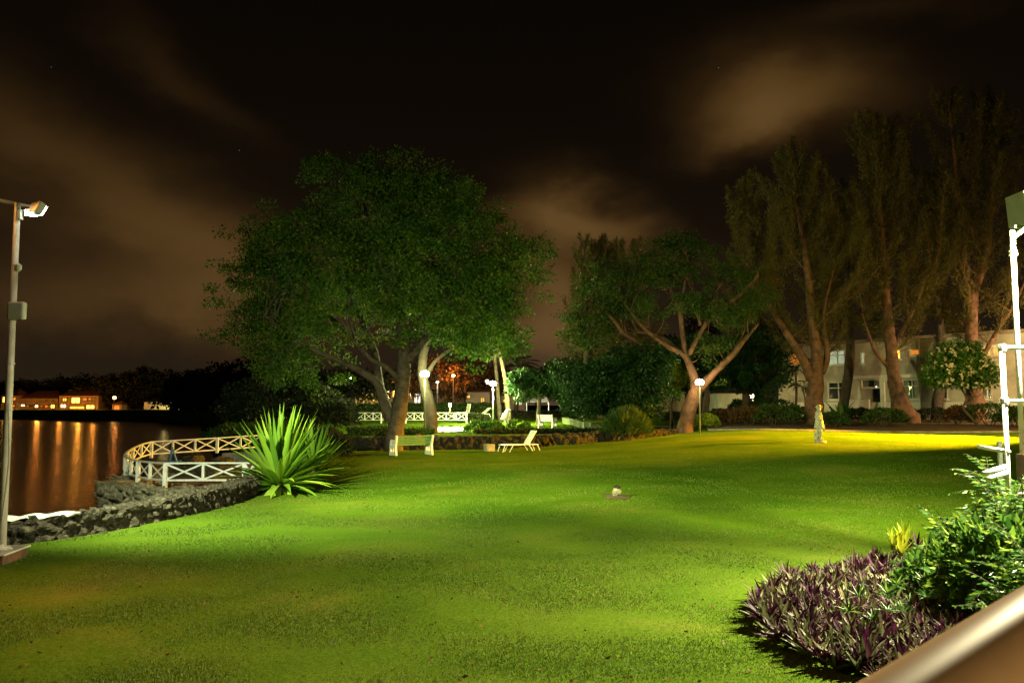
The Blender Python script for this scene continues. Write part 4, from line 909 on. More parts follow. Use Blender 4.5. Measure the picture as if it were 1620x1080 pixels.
# ------------------------------------------------------------------ statue
def statue(base):
    t = thing('statue', 'pale stone statue of a standing figure seen from the side on the lawn', 'statue', base)
    MB().lathe(base + Vector((.05, 0, -.05)), [(.26, 0), (.27, .1), (.24, .14)], 18).build('plinth', 'statue_stone', t)
    import bmesh
    J = {'pel': ((0, 0, .86), .16), 'waist': ((.01, 0, 1.0), .15), 'belly': ((.06, 0, 1.10), .165), 'chest': ((.05, 0, 1.26), .165), 'neck': ((-.01, 0, 1.42), .07),
         'shl': ((0, .15, 1.36), .08), 'ell': ((-.06, .21, 1.12), .06), 'hal': ((.12, .16, .98), .05), 'shr': ((0, -.15, 1.36), .08), 'elr': ((-.08, -.21, 1.12), .06), 'har': ((.12, -.17, 1.0), .05),
         'hil': ((0, .085, .80), .12), 'knl': ((.03, .09, .45), .085), 'anl': ((-.04, .09, .16), .06), 'tol': ((.12, .10, .13), .045), 'hir': ((0, -.085, .80), .12), 'knr': ((.05, -.09, .46), .085), 'anr': ((.0, -.09, .16), .06), 'tor': ((.17, -.10, .13), .045)}
    E = [('pel', 'waist'), ('waist', 'belly'), ('belly', 'chest'), ('chest', 'neck'), ('chest', 'shl'), ('shl', 'ell'), ('ell', 'hal'), ('chest', 'shr'), ('shr', 'elr'), ('elr', 'har'), ('pel', 'hil'), ('hil', 'knl'), ('knl', 'anl'), ('anl', 'tol'), ('pel', 'hir'), ('hir', 'knr'), ('knr', 'anr'), ('anr', 'tor')]
    ks = list(J); me = bpy.data.meshes.new('body'); me.from_pydata([J[k][0] for k in ks], [(ks.index(a), ks.index(b)) for a, b in E], []); o = bpy.data.objects.new('body', me); COL.objects.link(o); o.parent = t
    md = o.modifiers.new('skin', 'SKIN'); sk = me.skin_vertices[0].data
    for i, k in enumerate(ks): sk[i].radius = (J[k][1], J[k][1]); sk[i].use_root = (k == 'pel')
    o.modifiers.new('sub', 'SUBSURF').levels = 1; o.modifiers['sub'].render_levels = 2; me.materials.append(MATS['statue_stone'])
    b0 = base
    MB().lathe(b0 + Vector((.02, 0, 1.47)), [(.04, -.06), (.085, 0), (.10, .08), (.095, .15), (.05, .21)], 16).lathe(b0 + Vector((.125, 0, 1.53)), [(.015, -.02), (.022, 0), (.008, .03)], 6).build('head', 'statue_stone', t, smooth=True)
    MB().lathe(b0 + Vector((.02, 0, 1.60)), [(.165, 0), (.16, .02), (.10, .035), (.09, .09), (.05, .12)], 18).build('hat', 'statue_stone', t, smooth=True)
    m = MB(); m.lathe(b0 + Vector((.02, 0, .66)), [(.22, 0), (.215, .04), (.19, .2), (.17, .38)], 20).build('tunic', 'statue_stone', t, smooth=True)
    MB().box(b0 + Vector((.20, 0, .68)), (.13, .2, .32), bev=.04).build('satchel', 'statue_stone', t)
    MB().tube([b0 + Vector((-.10, 0, .05)), b0 + Vector((-.11, 0, .5))], .10, 10, .3).build('support', 'statue_stone', t)
    return t
statue(on(1296, 37.6))

# ------------------------------------------------------------------ hotel on the right
A_ = Vector((0, 0, 0)); fa = at(1232, 640, 74.0); fb = at(1650, 640, 57.0); fu = Vector((fb.x - fa.x, fb.y - fa.y, 0)); FL = fu.length; fu.normalize(); fn = Vector((fu.y, -fu.x, 0))
if fn.y > 0: fn = -fn
def fac(px, py):
    dx, dy, dz = ray(px, py)
    # intersect with the facade's vertical plane
    k = (fa.x * fn.x + fa.y * fn.y) / (dx * fn.x + dy * fn.y)
    return ((dx * k - fa.x) * fu.x + (dy * k - fa.y) * fu.y, CAMZ + dz * k)
HM = Matrix((fu, -fn, Vector((0, 0, 1)))).transposed()
def hb(mb, u0, u1, z0, z1, d0, d1, bev=0):
    """box on the facade: u along, z up, d = distance out of the wall"""
    c = fa + fu * ((u0 + u1) / 2) + fn * ((d0 + d1) / 2); return mb.box((c.x, c.y, (z0 + z1) / 2), (u1 - u0, abs(d1 - d0), z1 - z0), M=HM, bev=bev)
hotel = thing('hotel_building', 'two storey pale rendered hotel with lit upper windows behind the casuarinas', 'building', (fa.x, fa.y, 1.0))
ZT = fac(1400, 540)[1]; ZG = .8; ZM = (ZT + 1.2) / 2 + .15
wins = [(1308, 554, 1337, 577, 'win_pale', 1), (1361, 557, 1368, 575, 'win_pale', 0), (1416, 553, 1425, 568, 'win_orange', 0), (1438, 552, 1455, 562, 'win_dim', 0), (1551, 545, 1587, 563, 'win_amber', 2), (1249, 558, 1268, 578, 'win_dim', 1),
        (1309, 604, 1339, 632, 'dark_glass', 1), (1427, 600, 1455, 631, 'curtain', 1), (1474, 604, 1500, 631, 'curtain', 1), (1551, 606, 1570, 632, 'dark_glass', 1), (1362, 600, 1393, 613, 'curtain', 0), (1355, 556, 1395, 577, 'curtain', 3)]
door = (1381, 614, 1394, 650)
def facade_mesh():
    U = sorted(set([0, FL] + [round(fac(x, 600)[0], 3) for wn in wins for x in (wn[0], wn[2])]))
    rects = []
    for wn in wins:
        u0 = fac(wn[0], wn[1])[0]; u1 = fac(wn[2], wn[3])[0]; zt = fac((wn[0] + wn[2]) / 2, wn[1])[1]; zb = fac((wn[0] + wn[2]) / 2, wn[3])[1]; rects.append((u0, u1, zb, zt))
    return rects
rects = facade_mesh()
u0, u1 = fac(door[0], 630)[0], fac(door[2], 630)[0]; drect = (u0, u1, ZG, fac(1388, door[1])[1])
allr = [r for i, r in enumerate(rects) if i != 11] + [drect]
us = sorted(set([0, FL] + [r[0] for r in allr] + [r[1] for r in allr])); zs = sorted(set([ZG, ZT] + [r[2] for r in allr] + [r[3] for r in allr]))
mb = MB()
for i in range(len(us) - 1):
    run = None
    for j in range(len(zs) - 1):
        uc, zc = (us[i] + us[i + 1]) / 2, (zs[j] + zs[j + 1]) / 2
        hole = any(r[0] < uc < r[1] and r[2] < zc < r[3] for r in allr)
        if not hole:
            if run is None: run = zs[j]
            if j == len(zs) - 2: hb(mb, us[i], us[i + 1], run, zs[j + 1], -.25, 0)
        elif run is not None: hb(mb, us[i], us[i + 1], run, zs[j], -.25, 0); run = None
hb(mb, 0, .25, ZG, ZT, -8, -.252); hb(mb, FL - .25, FL, ZG, ZT, -8, -.252); hb(mb, .26, FL - .26, ZG, ZT, -8, -7.8)
mb.build('wall', 'render_wall', hotel)
m = MB(); hb(m, -.5, FL + .5, ZT + .002, ZT + .16, -8.3, .55); hb(m, -.45, FL + .45, ZT + .163, ZT + .24, -8.3, .50); m.build('roof', 'dim_wall', hotel)
m = MB(); hb(m, .02, FL - .02, ZG, fac(1400, 636)[1], .003, .07); m.build('plinth', 'pale_wall', hotel)
for px in (1340, 1457): uu = fac(px, 600)[0]; p0 = fa + fu * uu + fn * .12; MB().tube([(p0.x, p0.y, ZG), (p0.x, p0.y, ZT)], .05, 6).build('downpipe', 'pale_wall', hotel)
m = MB(); ua, ub = fac(1340, 600)[0], fac(1457, 600)[0]; hb(m, ua + .1, ub - .1, fac(1400, 597)[1] - .06, fac(1400, 594)[1] + .06, .003, .16); m.build('cornice', 'pale_wall', hotel)
m = MB(); uu = fac(1397, 600)[0]; hb(m, uu - .17, uu + .17, ZG, fac(1397, 596)[1] - .1, .004, .20)
for k in range(6): hb(m, uu - .17 - .12 * k, uu + .17 + .12 * k, fac(1397, 596)[1] - .42 + .06 * k, fac(1397, 596)[1] - .37 + .06 * k, .004, .19)
m.build('pillar', 'pale_wall', hotel)
for wn, (u0, u1, zb, zt) in zip(wins, rects):
    if wn[5] == 3: continue
    f = MB(); fr = .07
    hb(f, u0, u1, zb, zb + fr, -.12, .02); hb(f, u0, u1, zt - fr, zt, -.12, .02); hb(f, u0, u0 + fr, zb + fr, zt - fr, -.12, .018); hb(f, u1 - fr, u1, zb + fr, zt - fr, -.12, .018)
    if wn[5] >= 1:
        um = u0 + (u1 - u0) * (.58 if wn[5] == 1 else .5); hb(f, um - .03, um + .03, zb + fr, zt - fr, -.11, .012)
        zt2 = zb + (zt - zb) * .66; hb(f, u0 + fr, um - .031, zt2 - .03, zt2 + .03, -.11, .011); hb(f, um + .031, u1 - fr, zt2 - .03, zt2 + .03, -.11, .011)
        if wn[5] == 2:
            for k in range(1, 9): uk = u0 + (u1 - u0) * k / 9; hb(f, uk - .015, uk + .015, zb + fr, zt - fr, -.105, .008)
    wf = f.build('window', 'pale_wall', hotel)
    g = MB(); hb(g, u0 + fr + .002, u1 - fr - .002, zb + fr + .002, zt - fr - .002, -.16, -.135); g.build('pane', wn[4], hotel).parent = wf
    if wn[4] == 'curtain':
        g = MB(); uc = (u0 + u1) / 2; hb(g, uc - .22, uc + .2, zb + fr + .01, zt - fr - .01, -.133, -.124); g.build('gap', 'dark_glass', wf, hotel.location)
    s_ = MB(); hb(s_, u0 - .08, u1 + .08, zb - .09, zb - .003, -.05, .10); s_.build('sill', 'pale_wall', wf, hotel.location)
m = MB(); hb(m, drect[0] + .01, drect[1] - .01, ZG, drect[3] - .01, -.2, -.12); dr = m.build('door', 'dark_glass', hotel)
m = MB(); c = fa + fu * ((drect[0] + drect[1]) / 2) + fn * .05; MB().lathe((c.x, c.y, drect[3] + .12), [(.03, -.08), (.07, 0), (.03, .08)], 8).build('door_lamp', 'win_white', hotel)
m = MB(); uu0, uu1 = fac(1484, 600)[0], fac(1487, 600)[0]
# balcony parapet and side wing at the left
m = MB(); ul, ur = fac(1342, 600)[0] + .15, fac(1378, 600)[0]; hb(m, ul, ur, ZG, fac(1360, 632)[1], .25, .45); m.build('porch_wall', 'pale_wall', hotel)

# garage and houses behind the garden
def house(label, px0, px1, Y, top_py, base_py=None, wall='dim_wall', roof='dark_roof', wins=(), rh=.5, name='house', depth=5, group=None, gable=True):
    p0, p1 = at(px0, top_py, Y), at(px1, top_py, Y); zt = p0.z; zb = TZ((p0.x + p1.x) / 2, Y) - .3
    if base_py: zb = at(px0, base_py, Y).z
    cx = (p0.x + p1.x) / 2; W_ = p1.x - p0.x; t = thing(name, label, 'building', (cx, Y, zb), group)
    MB().box((cx, Y + depth / 2, (zt + zb) / 2), (W_, depth, zt - zb)).build('wall', wall, t)
    m = MB(); e = .4; x0, x1, y0, y1 = p0.x - e, p1.x + e, Y - e, Y + depth + e; ym = (y0 + y1) / 2; z = zt + .003
    m.add([(x0, y0, z), (x1, y0, z), (x1, y1, z), (x0, y1, z), (x0 + (e + rh), ym, z + rh), (x1 - (e + rh), ym, z + rh)], [(3, 2, 1, 0), (0, 1, 5, 4), (2, 3, 4, 5), (1, 2, 5), (3, 0, 4)])
    m.build('roof', roof, t)
    for a_, b_, c_, d_, mt in wins:
        q0, q1 = at(a_, b_, Y), at(c_, d_, Y); g = MB(); g.box(((q0.x + q1.x) / 2, Y - .03, (q0.z + q1.z) / 2), (q1.x - q0.x, .04, q0.z - q1.z)); wv = g.build('window', mt, t)
        f = MB(); r = .05 * Y / 60
        f.bar((q0.x - r, Y - .05, q0.z), (q1.x + r, Y - .05, q0.z), .08, r * 2).bar((q0.x - r, Y - .05, q1.z), (q1.x + r, Y - .05, q1.z), .08, r * 2)
        f.bar((q0.x, Y - .05, q0.z), (q0.x, Y - .05, q1.z), r * 2, .08).bar((q1.x, Y - .05, q0.z), (q1.x, Y - .05, q1.z), r * 2, .08).bar(((q0.x + q1.x) / 2, Y - .05, q0.z), ((q0.x + q1.x) / 2, Y - .05, q1.z), r, .06)
        f.build('frame', 'dim_wall', wv, t.location)
    return t
house('white garage wall between the dark trees right of the warm lamp', 1136, 1178, 78, 622, None, 'pale_wall', 'dark_roof', name='garage', rh=.4)
house('pale low building left of the leaning trunk', 1046, 1083, 80, 620, None, 'dim_wall', 'dark_roof', rh=.6)
house('low house with bright orange lit openings left behind the big tree', 488, 552, 100, 621, None, 'pale_wall', 'dark_roof', [(492, 623, 499, 633, 'win_bright'), (510, 622, 515, 630, 'win_yellow'), (521, 619, 535, 629, 'win_orange'), (538, 624, 546, 632, 'win_dim')])
house('house with amber lit windows glimpsed through the big tree branches', 562, 632, 102, 616, None, 'dim_wall', 'dark_roof', [(567, 618, 575, 627, 'win_bright'), (578, 620, 586, 630, 'win_yellow'), (588, 622, 593, 635, 'win_orange'), (607, 617, 617, 631, 'win_bright'), (621, 617, 628, 630, 'win_yellow')])
house('house wall with two narrow lit windows right of the upright trunk', 640, 735, 104, 620, None, 'dim_wall', 'dark_roof', [(646, 617, 652, 630, 'win_bright'), (655, 622, 666, 638, 'win_white'), (705, 625, 708, 634, 'win_bright'), (711, 625, 714, 634, 'win_bright')])
house('dim house with a small orange window beside the distant loungers', 737, 775, 98, 620, None, 'dim_wall', 'tile_roof', [(739, 624, 744, 630, 'win_orange'), (760, 628, 767, 640, 'win_amber')])
house('open sided pavilion with amber light under its dark roof', 793, 830, 100, 626, None, 'dim_wall', 'tile_roof', [(796, 631, 802, 638, 'win_orange'), (815, 630, 820, 637, 'win_orange'), (821, 630, 826, 641, 'win_white')], rh=1.2, name='pavilion')
house('upper storey of a dark house lit orange under the big tree crown', 600, 640, 112, 597, None, 'dim_wall', 'tile_roof', [(606, 600, 613, 606, 'win_dim'), (619, 600, 626, 606, 'win_dim'), (647, 598, 652, 604, 'win_dim')], rh=1.2)
# street lamps glowing orange and white far off
for px, py, Y, mat, r, lab in [(717, 594, 95, 'lamp_orange', .22, 'orange street lamp beyond the garden lamps'), (692, 604, 90, 'lamp_white', .12, 'small white street lamp just right of the green lamp'), (555, 598, 92, 'lamp_white', .06, 'tiny white light high in the dark tree left of the trunk'), (887, 587, 80, 'lamp_warm', .09, 'tiny warm light above the shade tree')]:
    p = at(px, py, Y); g_ = on(px, Y); t = thing('street_lamp', lab, 'lamp', g_, 'distant street lamps')
    MB().tube([g_, (p.x, p.y, p.z - r * .6)], .07, 6).build('post', 'bark_dark', t); MB().lathe(p, [(r * .3, -r * .7), (r, -.1 * r), (r, .2 * r), (r * .3, r * .7)], 10).build('lamp_head', mat, t, smooth=True)
light('street_light', 'POINT', at(717, 588, 94), 1200, (1.0, 0.38, 0.05), size=.3)
light('far_light', 'POINT', at(692, 600, 89), 1200, (1.0, 1.0, 0.7), size=.25)
light('pavilion_light', 'POINT', at(830, 640, 85), 1600, (1.0, 0.8, 0.4), size=.25)
light('house_light', 'POINT', at(590, 634, 97), 1500, (1.0, 0.6, 0.2), size=.25)
# white marquee
Y = 84; t = thing('marquee', 'white pointed canopy glowing behind the shade tree', 'canopy', on(850, Y)); m = MB()
for a_, b_, top in ((833, 853, 629), (853, 868, 625)):
    p0, p1 = at(a_, 636, Y), at(b_, 636, Y); c = at((a_ + b_) / 2 + 3, top, Y + 1.2); e0, e1 = p0 + Vector((0, 2.6, 0)), p1 + Vector((0, 2.6, 0))
    m.add([p0, p1, e1, e0, c], [(0, 1, 4), (1, 2, 4), (2, 3, 4), (3, 0, 4), (3, 2, 1, 0)])
m.build('roof', 'white_paint', t); m = MB()
for a_ in (833, 853, 868):
    p0 = at(a_, 636, Y); m.tube([(p0.x, Y + .05, TZ(p0.x, Y)), (p0.x, Y + .05, p0.z)], .05, 6)
m.build('pole', 'white_paint', t)
light('marquee_light', 'POINT', at(850, 640, 80), 500, (1, 1, .85), size=.2)
# pale garden wall on the upper lawn, slab, ledge, path lines
m = MB(); a_, b_ = on(893, 62), on(928, 51.5); m.bar(a_ + Vector((0, 0, .2)), b_ + Vector((0, 0, .2)), .35, .42); c_ = on(958, 51.8); m.bar(b_ + Vector((.18, 0, .2)), c_ + Vector((0, 0, .2)), .35, .42)
tag(m.build('low_wall', 'pale_concrete'), 'pale green corner of low garden wall right of the white bench', 'wall')
drape('garden_slab', [on(684, 45.6), on(742, 46.8)], [on(684, 53.5), on(742, 54.5)], 14, 14, 'pale_wall', .05)
drape('path', [on(806, 84), on(852, 84)], [on(806, 88), on(852, 88)], 8, 3, 'pale_wall', .06)
drape('path', [on(1003, 54), on(1070, 52.5)], [on(1003, 56), on(1070, 54)], 10, 3, 'concrete', .06)
drape('path', [on(1130, 49.5), on(1218, 49)], [on(1130, 50.4), on(1218, 49.6)], 10, 3, 'concrete', .07)
hedge('hedge', 'low dark hedge between the upper lawn and the pavilion', on(806, 76), on(905, 78), 1.0, .5, 'leaf_dark', 2600, .16, 12)
bush('planter_bush', 'dark rounded bush in front of the distant white loungers', on(748, 63), (1.3, .8, .6), 1800, .2, 'leaf_dark', seed=130)
# heron-like white garden ornament beside the twin lamp
b = on(798, 58.5); t = thing('bird_statue', 'white long necked bird ornament right of the twin lamp post', 'ornament', b)
m = MB(); m.tube(spl([b + Vector((-.25, 0, .35)), b + Vector((0, 0, .55)), b + Vector((.18, 0, .85)), b + Vector((.30, 0, 1.05)), b + Vector((.48, 0, 1.0))], 4), lerpr([.05, .24, .16, .07, .03], 17), 8).build('body', 'white_paint', t, smooth=True)
MB().tube([b, b + Vector((-.03, 0, .45))], .03, 5).build('leg', 'white_paint', t); MB().tube([b + Vector((.12, 0, 0)), b + Vector((.02, 0, .45))], .03, 5).build('leg', 'white_paint', t)
light('lawn_light', 'POINT', at(712, 640, 50), 5000, (1.0, 1.0, 0.40), size=.2)
p = at(712, 640, 50); t = thing('bollard_lamp', 'small lamp on a thin stake lighting the bright garden slab', 'lamp', on(712, 50))
MB().tube([on(712, 50), (p.x, p.y, p.z - .12)], .012, 6).build('post', 'bark_dark', t); MB().lathe((p.x, p.y, p.z), [(.03, -.12), (.08, -.05), (.08, .05), (.03, .08)], 8).build('lamp_head', 'lamp_green', t)

# ------------------------------------------------------------------ far shore
Ys = 216
m = MB(); a_, b_ = at(-200, 655, Ys - 5), at(330, 655, Ys - 50)
rubble('shore_wall', [Vector((-230, Ys - 1, -1.3)), Vector((-150, Ys - 2, -1.3)), Vector((-112, Ys - 1, -1.3))], 1.5, [1.3, 1.3, 1.1], 'rock_dark', res=1.0, amp=.35, vs=.7, label='dark far sea wall under the lit shore houses', base_dz=-1)
house('far shore villa with a yellow lit room on the left of the bay', 2, 26, Ys + 12, 626, 650, 'dim_wall', 'tile_roof', [(4, 627, 14, 637, 'win_yellow'), (21, 628, 25, 634, 'win_orange'), (16, 640, 24, 644, 'win_red'), (16, 627, 20, 634, 'win_bright'), (9, 639, 13, 642, 'win_bright')], rh=2, depth=9)
house('far shore villa with a red roof and orange veranda', 32, 92, Ys + 14, 630, 650, 'dim_wall', 'tile_roof', [(33, 639, 40, 643, 'win_bright'), (55, 640, 61, 645, 'win_bright'), (80, 639, 87, 646, 'win_yellow'), (42, 641, 46, 644, 'win_orange'), (64, 641, 68, 644, 'win_orange'), (71, 640, 76, 645, 'win_red'), (48, 640, 51, 643, 'win_bright'), (66, 634, 69, 637, 'win_orange'), (74, 632, 84, 634, 'win_orange')], rh=2.2, depth=9)
house('brightest far shore house with a large yellow lit bay', 94, 156, Ys + 12, 626, 650, 'dim_wall', 'tile_roof', [(96, 639, 105, 645, 'win_bright'), (99, 629, 106, 635, 'win_orange'), (113, 628, 127, 638, 'win_yellow'), (110, 642, 134, 647, 'win_orange'), (136, 640, 150, 647, 'win_yellow'), (147, 628, 150, 635, 'win_bright'), (131, 629, 138, 634, 'win_red'), (140, 629, 144, 633, 'win_orange'), (152, 629, 155, 634, 'win_red')], rh=2, depth=9)
house('small red lit hut on the far shore', 178, 192, Ys + 6, 640, 652, 'dim_wall', 'tile_roof', [(180, 641, 189, 650, 'win_red')], rh=1, name='hut')
house('long low pale building on the far shore left of the orange lamp', 228, 298, Ys + 6, 636, 648, 'pale_wall', 'dark_roof', (), rh=1)
house('far shore house behind the bright orange lamp', 318, 346, Ys - 2, 636, 648, 'dim_wall', 'dark_roof', [(338, 639, 344, 645, 'win_orange'), (322, 640, 326, 645, 'win_dim')], rh=1)
for px, py, r, lab in [(181, 629, .42, 'warm street lamp over the red hut across the bay'), (328, 640, .6, 'bright orange lamp at the right end of the far shore')]:
    p = at(px, py, Ys - 3); g_ = Vector((p.x, p.y, .4)); t = thing('shore_lamp', lab, 'lamp', g_, 'lamps on the far shore')
    MB().tube([g_, (p.x, p.y, p.z - r)], .12, 6).build('post', 'bark_dark', t); MB().lathe(p, [(r * .3, -r * .8), (r, -.1), (r, .2), (r * .3, r * .8)], 10).build('lamp_head', 'lamp_orange', t, smooth=True)
for px, e_, c_ in ((60, 1800, (1, .33, .04)), (95, 1500, (1, .33, .04)), (125, 2800, (1, .36, .04)), (148, 1500, (1, .33, .04)), (262, 1500, (1, .75, .25)), (328, 1500, (1, .5, .12)), (14, 2000, (1, .38, .06)), (184, 900, (1, .3, .05))):
    light('shore_light', 'POINT', at(px, 640, Ys + 2), e_, c_, size=.4)
st = [(-10, 605, 9, 0), (25, 602, 10, 1), (62, 604, 9, 1), (95, 598, 8, 2), (130, 596, 9, 0), (165, 592, 10, 0), (205, 590, 10, 2), (235, 582, 10, 0), (262, 588, 11, 0), (300, 590, 10, 2), (325, 584, 10, 0), (355, 574, 12, 0), (392, 570, 13, 0), (430, 568, 13, 2)]
labs = ['at the far left edge behind the pole', 'above the leftmost lit villa', 'over the red roofed veranda house', 'between the two orange villas', 'above the large yellow bay', 'left of the red hut lamp', 'over the red lit hut', 'first tall one right of the hut', 'above the long pale low building', 'at the right end of the pale building', 'above the bright orange shore lamp', 'left of the big tree crown at the waterline', 'behind the left edge of the big tree', 'behind the low left branches of the big tree']
for i, ((px, tpy, r, k), lab) in enumerate(zip(st, labs)):
    Y = Ys + (26 if px < 150 else 18) - (0 if px < 300 else 45); p = at(px, tpy, Y); b = Vector((p.x, Y, .3)); zt = p.z; c = Vector((b.x, Y, zt * .55)); rz = zt * .46
    if k == 1: palm('far shore palm ' + lab, b, Vector((b.x, Y, zt * .82)), .25, 16, 4.2, i, 'leaf_dark', 'far shore trees', mid=None)
    tree('shore_tree', 'dark far shore tree ' + lab, b, [([b, c], [.5, .25])], [(c, (r * .55, 4, rz)), (c + Vector((r * .35, 0, -rz * .25)), (r * .45, 4, rz * .7)), (c + Vector((-r * .35, 0, -rz * .2)), (r * .45, 4, rz * .7))], 150, 30, 1.5, .9, 'leaf_dark', 'bark_dark', seed=150 + i, twig=0, group='far shore trees')

# ------------------------------------------------------------------ left flood light pole
YP = 13.0
pb = on_z(4, 868, .05); pb = Vector((at(3, 860, YP).x, YP, 0.0)); ptop = at(13, 322, YP)
pole = thing('light_pole', 'tall pale floodlight pole at the left edge of the picture', 'light pole', pb)
MB().tube([pb, (pb.x, YP, 2.0), (pb.x + .0, YP, ptop.z)], [.062, .058, .045], 14).build('pole', 'cream_paint', pole, smooth=True)
xp = pb.x
def zz(py): return at(10, py, YP).z
m = MB(); m.box((xp + .09, YP - .04, zz(492)), (.26, .12, .28), bev=.03); m.build('junction_box', 'grey_box', pole)
m = MB(); m.box((xp + .06, YP - .02, zz(340)), (.06, .08, .16), bev=.01); m.build('bracket', 'grey_box', pole)
m = MB(); m.lathe((xp + .07, YP - .03, zz(423)), [(.02, -.07), (.05, -.04), (.055, .03), (.02, .06)], 10); m.build('clamp', 'grey_box', pole)
for py in (575, 648, 695): MB().lathe((xp, YP, zz(py)), [(.066, -.012), (.068, 0), (.066, .012)], 14).build('strap', 'steel', pole)
MB().tube(spl([(xp + .05, YP - .08, zz(640)), (xp + .10, YP - .12, zz(680)), (xp + .12, YP - .12, zz(730)), (xp + .08, YP - .10, zz(780)), (xp + .03, YP - .08, zz(825))], 6), .014, 6).build('cable', 'cable', pole, smooth=True)
MB().bar((xp - .35, YP, zz(316)), P_LEFT + Vector((-.10, 0, .06)), .05, .05).build('arm', 'cream_paint', pole)
def flood(parent, c, aim, w_, h_, mat, name='floodlight', body='grey_box'):
    c = Vector(c); d = (Vector(aim) - c).normalized(); x = d.cross(Vector((0, 0, 1))).normalized(); z = x.cross(d); M = Matrix((x, d, z)).transposed()
    b = MB(); b.box(c - d * .06, (w_, .12, h_), M=M, bev=.02); fl = b.build(name, body, parent)
    g = MB(); g.box(c + d * .012, (w_ * .86, .02, h_ * .8), M=M, bev=.004); o = g.build('lens', mat, fl, parent.location); return fl
flood(pole, P_LEFT + Vector((0, 0, 0)), P_LEFT + Vector((.35, .6, -.35)), .26, .2, 'lamp_white')
flood(pole, at(50, 338, 13) + Vector((0, -.05, 0)), at(50, 338, 13) + Vector((.3, -.8, -.25)), .15, .11, 'lamp_white')
flood(pole, at(-30, 268, 12.9), at(-30, 268, 12.9) + Vector((.1, -.7, -.6)), .34, .26, 'lamp_orange')
MB().bar((xp - .35, YP, zz(316)), at(-30, 275, 13.0), .05, .05).build('arm', 'cream_paint', pole)
bx = thing('wooden_plinth', 'brown wooden box around the foot of the left pole', 'box', (xp - .05, YP, 0))
m = MB(); q = at(34, 868, YP); zt = .10
m.box((xp - .25, YP - .15, .0), (1.05, .8, .30), rz=.12, bev=.01); m.build('box', 'plank', bx)
m = MB(); m.box((xp - .25, YP - .15, .168), (1.12, .87, .03), rz=.12, bev=.008); m.build('lid', 'cream_paint', bx)
o = stone('cloth', (xp + .0, YP - .15, .21), .22, 'white_cloth', 3, .5, seed=4, sq=(1.2, .9, .25)); tag(o, 'crumpled whitish cloth on the wooden box at the pole foot', 'cloth')

# ------------------------------------------------------------------ right scaffold pole, guard rail and terrace
YR = 11.4
tb = [Vector((at(1597, 800, YR).x, YR + .1, 0)), ]
x0 = at(1600, 735, YR).x; zT = at(1600, 716, YR).z
m = MB(); m.box((8.05, YR - .15, zT / 2 - .02), (2.1, .62, zT), bev=.02); tag(m.build('terrace_wall', 'plank', None, origin=(8.05, YR - .15, 0)), 'dark brown terrace block under the scaffold pole at the right edge', 'wall')
sp_ = thing('scaffold_pole', 'tall white metal mast with a grey floodlight head at the right edge', 'light pole', (at(1617, 700, YR).x, YR, zT))
xm = at(1617, 700, YR).x; ztop = at(1606, 365, YR).z
MB().tube([(xm, YR, zT), (xm, YR, ztop)], .034, 14).build('pole', 'white_paint', sp_, smooth=True)
xh = at(1613, 330, YR).x
m = MB(); zc, zc2 = at(0, 305, YR).z, at(0, 362, YR).z
xl = at(1606, 330, YR).x
m.add([(xl + .00, YR - .22, zc - .02), (xl + .42, YR - .22, zc + .03), (xl + .42, YR + .22, zc + .03), (xl + .0, YR + .22, zc - .02), (xl + .02, YR - .2, zc2 + .05), (xl + .42, YR - .2, zc2), (xl + .42, YR + .2, zc2), (xl + .02, YR + .2, zc2 + .05)], [(0, 3, 2, 1), (4, 5, 6, 7), (0, 1, 5, 4), (1, 2, 6, 5), (2, 3, 7, 6), (3, 0, 4, 7)])
m.build('lamp_housing', 'grey_box', sp_)
m = MB(); m.bar((xl - .03, YR, zc2 + .03), (xl + .55, YR, zc2 + .05), .05, .035).build('crossbar', 'steel', sp_)
m = MB(); m.tube([(xl + .17, YR - .24, zc2 + .0), (xl + .17, YR - .12, zc2 + .0)], .09, 12).build('fitting', 'steel', sp_)
m = MB()
for py in (398, 403): m.lathe((xm - .0, YR, at(0, py, YR).z), [(.05, -.02), (.055, 0), (.05, .02)], 10)
m.build('clamp', 'steel', sp_)
# second, lit head further right on the same mast: lights the lawn and the bed
MB().tube([(xm, YR, ztop - .1), P_RIGHT + Vector((.1, -.05, .12))], .03, 8).build('arm', 'white_paint', sp_)
flood(sp_, P_RIGHT + Vector((.08, .06, .03)), P_RIGHT + Vector((-.6, -.10, -.5)), .40, .32, 'lamp_white')
gr = thing('guard_rail', 'white tube guard rail in front of the scaffold mast', 'railing', (at(1592, 700, YR - .4).x, YR - .4, 0))
xg = gr.location.x; za, zb = at(0, 550, YR - .4).z, at(0, 634, YR - .4).z
MB().tube([(xg + .0, YR - .4, TZ(xg, YR - .4) - .1), (xg, YR - .4, za + .03)], .032, 12).build('post', 'white_paint', gr, smooth=True)
MB().tube([(xg - .05, YR - .4, za), (xg + 2.6, YR - .4, za)], .03, 12).build('top_rail', 'white_paint', gr, smooth=True)
MB().tube([(xg - .03, YR - .4, zb), (xg + 2.6, YR - .4, zb)], .026, 12).build('middle_rail', 'white_paint', gr, smooth=True)
MB().tube([(xg + .0, YR - .44, zT + .04), (xg + .25, YR + .7, zT + .05)], .03, 10).build('base_rail', 'white_paint', gr, smooth=True)
for z_ in (za, zb): MB().lathe((xg, YR - .4, z_), [(.048, -.05), (.055, -.02), (.055, .03), (.045, .05)], 12).build('clamp', 'steel', gr)
g0 = at(1583, 740, 12.4); m = MB(); m.tube([(g0.x, g0.y, TZ(g0.x, g0.y) - .1), (g0.x, g0.y, at(1583, 698, 12.4).z)], .036, 12)
tag(m.build('short_post', 'post_green', None, origin=(g0.x, g0.y, 0)), 'short dull green post standing left of the guard rail', 'post')
